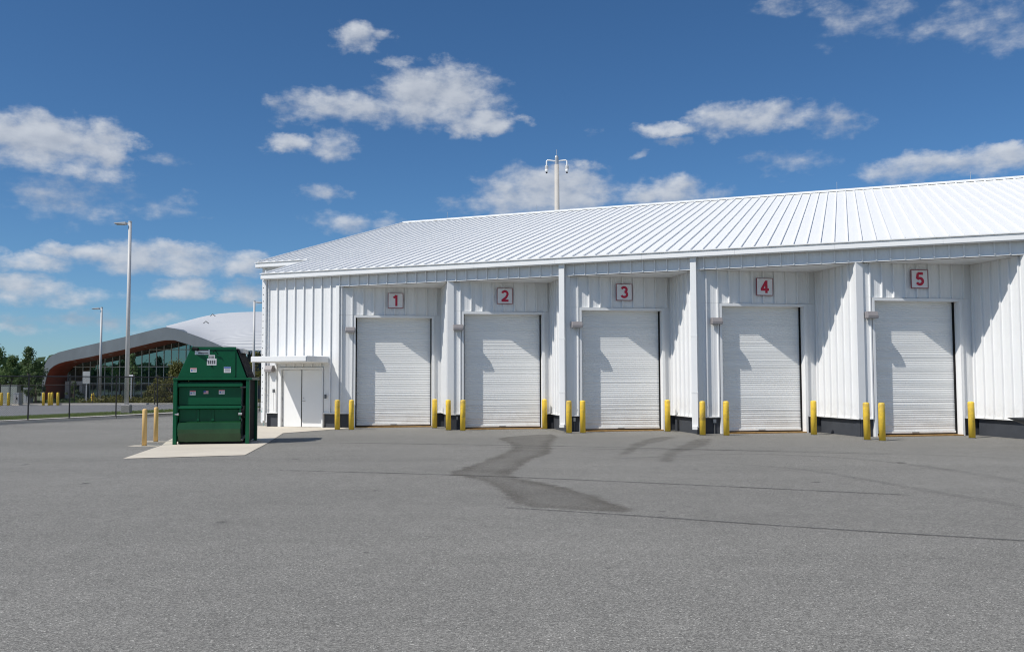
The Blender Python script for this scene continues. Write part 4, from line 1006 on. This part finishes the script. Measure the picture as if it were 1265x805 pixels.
tree(px_at(46, 75), 2.6, .8, leaf_dark, 'small dark bushy tree at the foot of the grey portal', seed=5, group='young trees left of the glass hall', leaves=1400)
tree(px_at(-22, 84), 5.6, 2.2, leaf_dark, 'tree behind the leftmost leafy tree', seed=12, group='young trees left of the glass hall', leaves=2600)
tree(px_at(164, 79), 4.6, .75, leaf_pale, 'slim pale green tree before the teal glass', seed=6, leaves=1700, ls=.14, trunk=.06)
tree(px_at(218, 78), 3.5, 1.95, leaf_olive, 'broad olive bush left of the green compactor', name='olive_bush', cat='bush', seed=7, leaves=5200, crown0=.10, clumps=44)
tree(px_at(196, 79), 2.4, 1.1, leaf_olive, 'smaller olive bush between the slim tree and the broad bush', name='olive_bush', cat='bush', seed=8, leaves=2200, crown0=.08)
tree(px_at(93, 80), 1.9, .7, leaf_dark, 'dark rounded shrub in front of the hall vestibule', name='shrub', cat='bush', seed=9, leaves=1100, crown0=.08, ls=.13)
tree(px_at(316, 82), 4.7, 1.3, leaf_olive, 'olive tree seen between the compactor and the canopy', seed=10, leaves=3000)
tree(px_at(306, 84), 4.0, 1.3, leaf_olive, 'olive tree mostly behind the compactor hopper', seed=14, leaves=2200)
def leaf_bed(name, box, n, h, lm, label, seed, ls=.12):
    rr = random.Random(seed); mb = MB()
    for k in range(n):
        x, y = rr.uniform(box[0], box[1]), rr.uniform(box[2], box[3]); z = rr.random() ** 1.4 * h * (.6 + .4 * math.sin(x * 2.3) * math.sin(x * .9 + 2))
        s = ls * rr.uniform(.6, 1.5); a = rr.uniform(0, 6.28); t = rr.uniform(-.7, .7)
        u = Vector((math.cos(a), math.sin(a), t)) * s * .5; v = Vector((-math.sin(a), math.cos(a), rr.uniform(.1, 1.2))) * s * .35
        p = Vector((x, y, max(.03, z))); mb.add([p - u, p - v, p + u, p + v], [(0, 1, 2, 3)])
    o = mb.build(name, lm, None, fix=False); tag(o, label, None, None, 'stuff')
leaf_bed('ground_cover', (-37, -22, 76, 80.5), 9000, .75, leaf_olive, 'low grassy planting along the foot of the glass front', 21, .16)
leaf_bed('ground_cover', (-48, -37, 75, 80), 3500, .5, leaf_dark, 'low dark planting below the trees and the entrance', 22, .15)
sheet('planting_bed', [(-60, 74.7), (-5, 74.7), (-5, 82.4), (-60, 82.4)], .0, mulch_m, 'mulched bed before the glass hall')
rr = random.Random(31); mb = MB()
for k in range(26000):
    t, s_ = rr.uniform(-12, 23), rr.uniform(1.55, 4.95)
    x, y = cpt(t, s_); h = rr.uniform(.04, .11); a = rr.uniform(0, 6.28); w = rr.uniform(.012, .03)
    dx, dy = math.cos(a) * w, math.sin(a) * w; lx_, ly_ = rr.uniform(-.04, .04), rr.uniform(-.04, .04)
    mb.add([(x - dx, y - dy, .085), (x + dx, y + dy, .085), (x + lx_, y + ly_, .09 + h)], [(0, 1, 2)])
tag(mb.build('verge_grass', grass_m, None, fix=False), 'short green grass on the verge behind the fence', None, None, 'stuff')
# distant wood that closes the view beyond the halls, and the one behind the yard seen in the glass
def wood(name, pts, n, h, label, seed):
    rr = random.Random(seed); mb = MB()
    for k in range(n):
        t = rr.random() * (len(pts) - 1); i = int(t); f = t - i
        x = pts[i][0] + (pts[i + 1][0] - pts[i][0]) * f; y = pts[i][1] + (pts[i + 1][1] - pts[i][1]) * f
        top = h * (.65 + .25 * math.sin(t * 37) * math.sin(t * 13 + 1) + .15 * math.sin(t * 90))
        z = rr.random() ** .7 * top; p = Vector((x + rr.uniform(-6, 6), y + rr.uniform(-4, 4), z)); s = rr.uniform(.5, 1.3)
        nn = Vector((rr.uniform(-1, 1), rr.uniform(-1, 1), rr.uniform(-.3, 1))).normalized(); u = nn.orthogonal().normalized() * s; v = nn.cross(u)
        mb.add([p - u, p + v * .7, p + u, p - v * .7], [(0, 1, 2, 3)])
    tag(mb.build(name, leaf_dark, None, fix=False), label, None, None, 'stuff')
wood('distant_wood', [(-170, 175), (-120, 185), (-60, 190), (0, 195), (90, 190)], 9000, 8.0, 'far line of dark trees beyond the halls', 41)
wood('distant_wood', [(-150, -55), (-100, -48), (-55, -50), (-20, -60)], 9000, 7.5, 'line of trees behind the yard that the glass mirrors', 42)
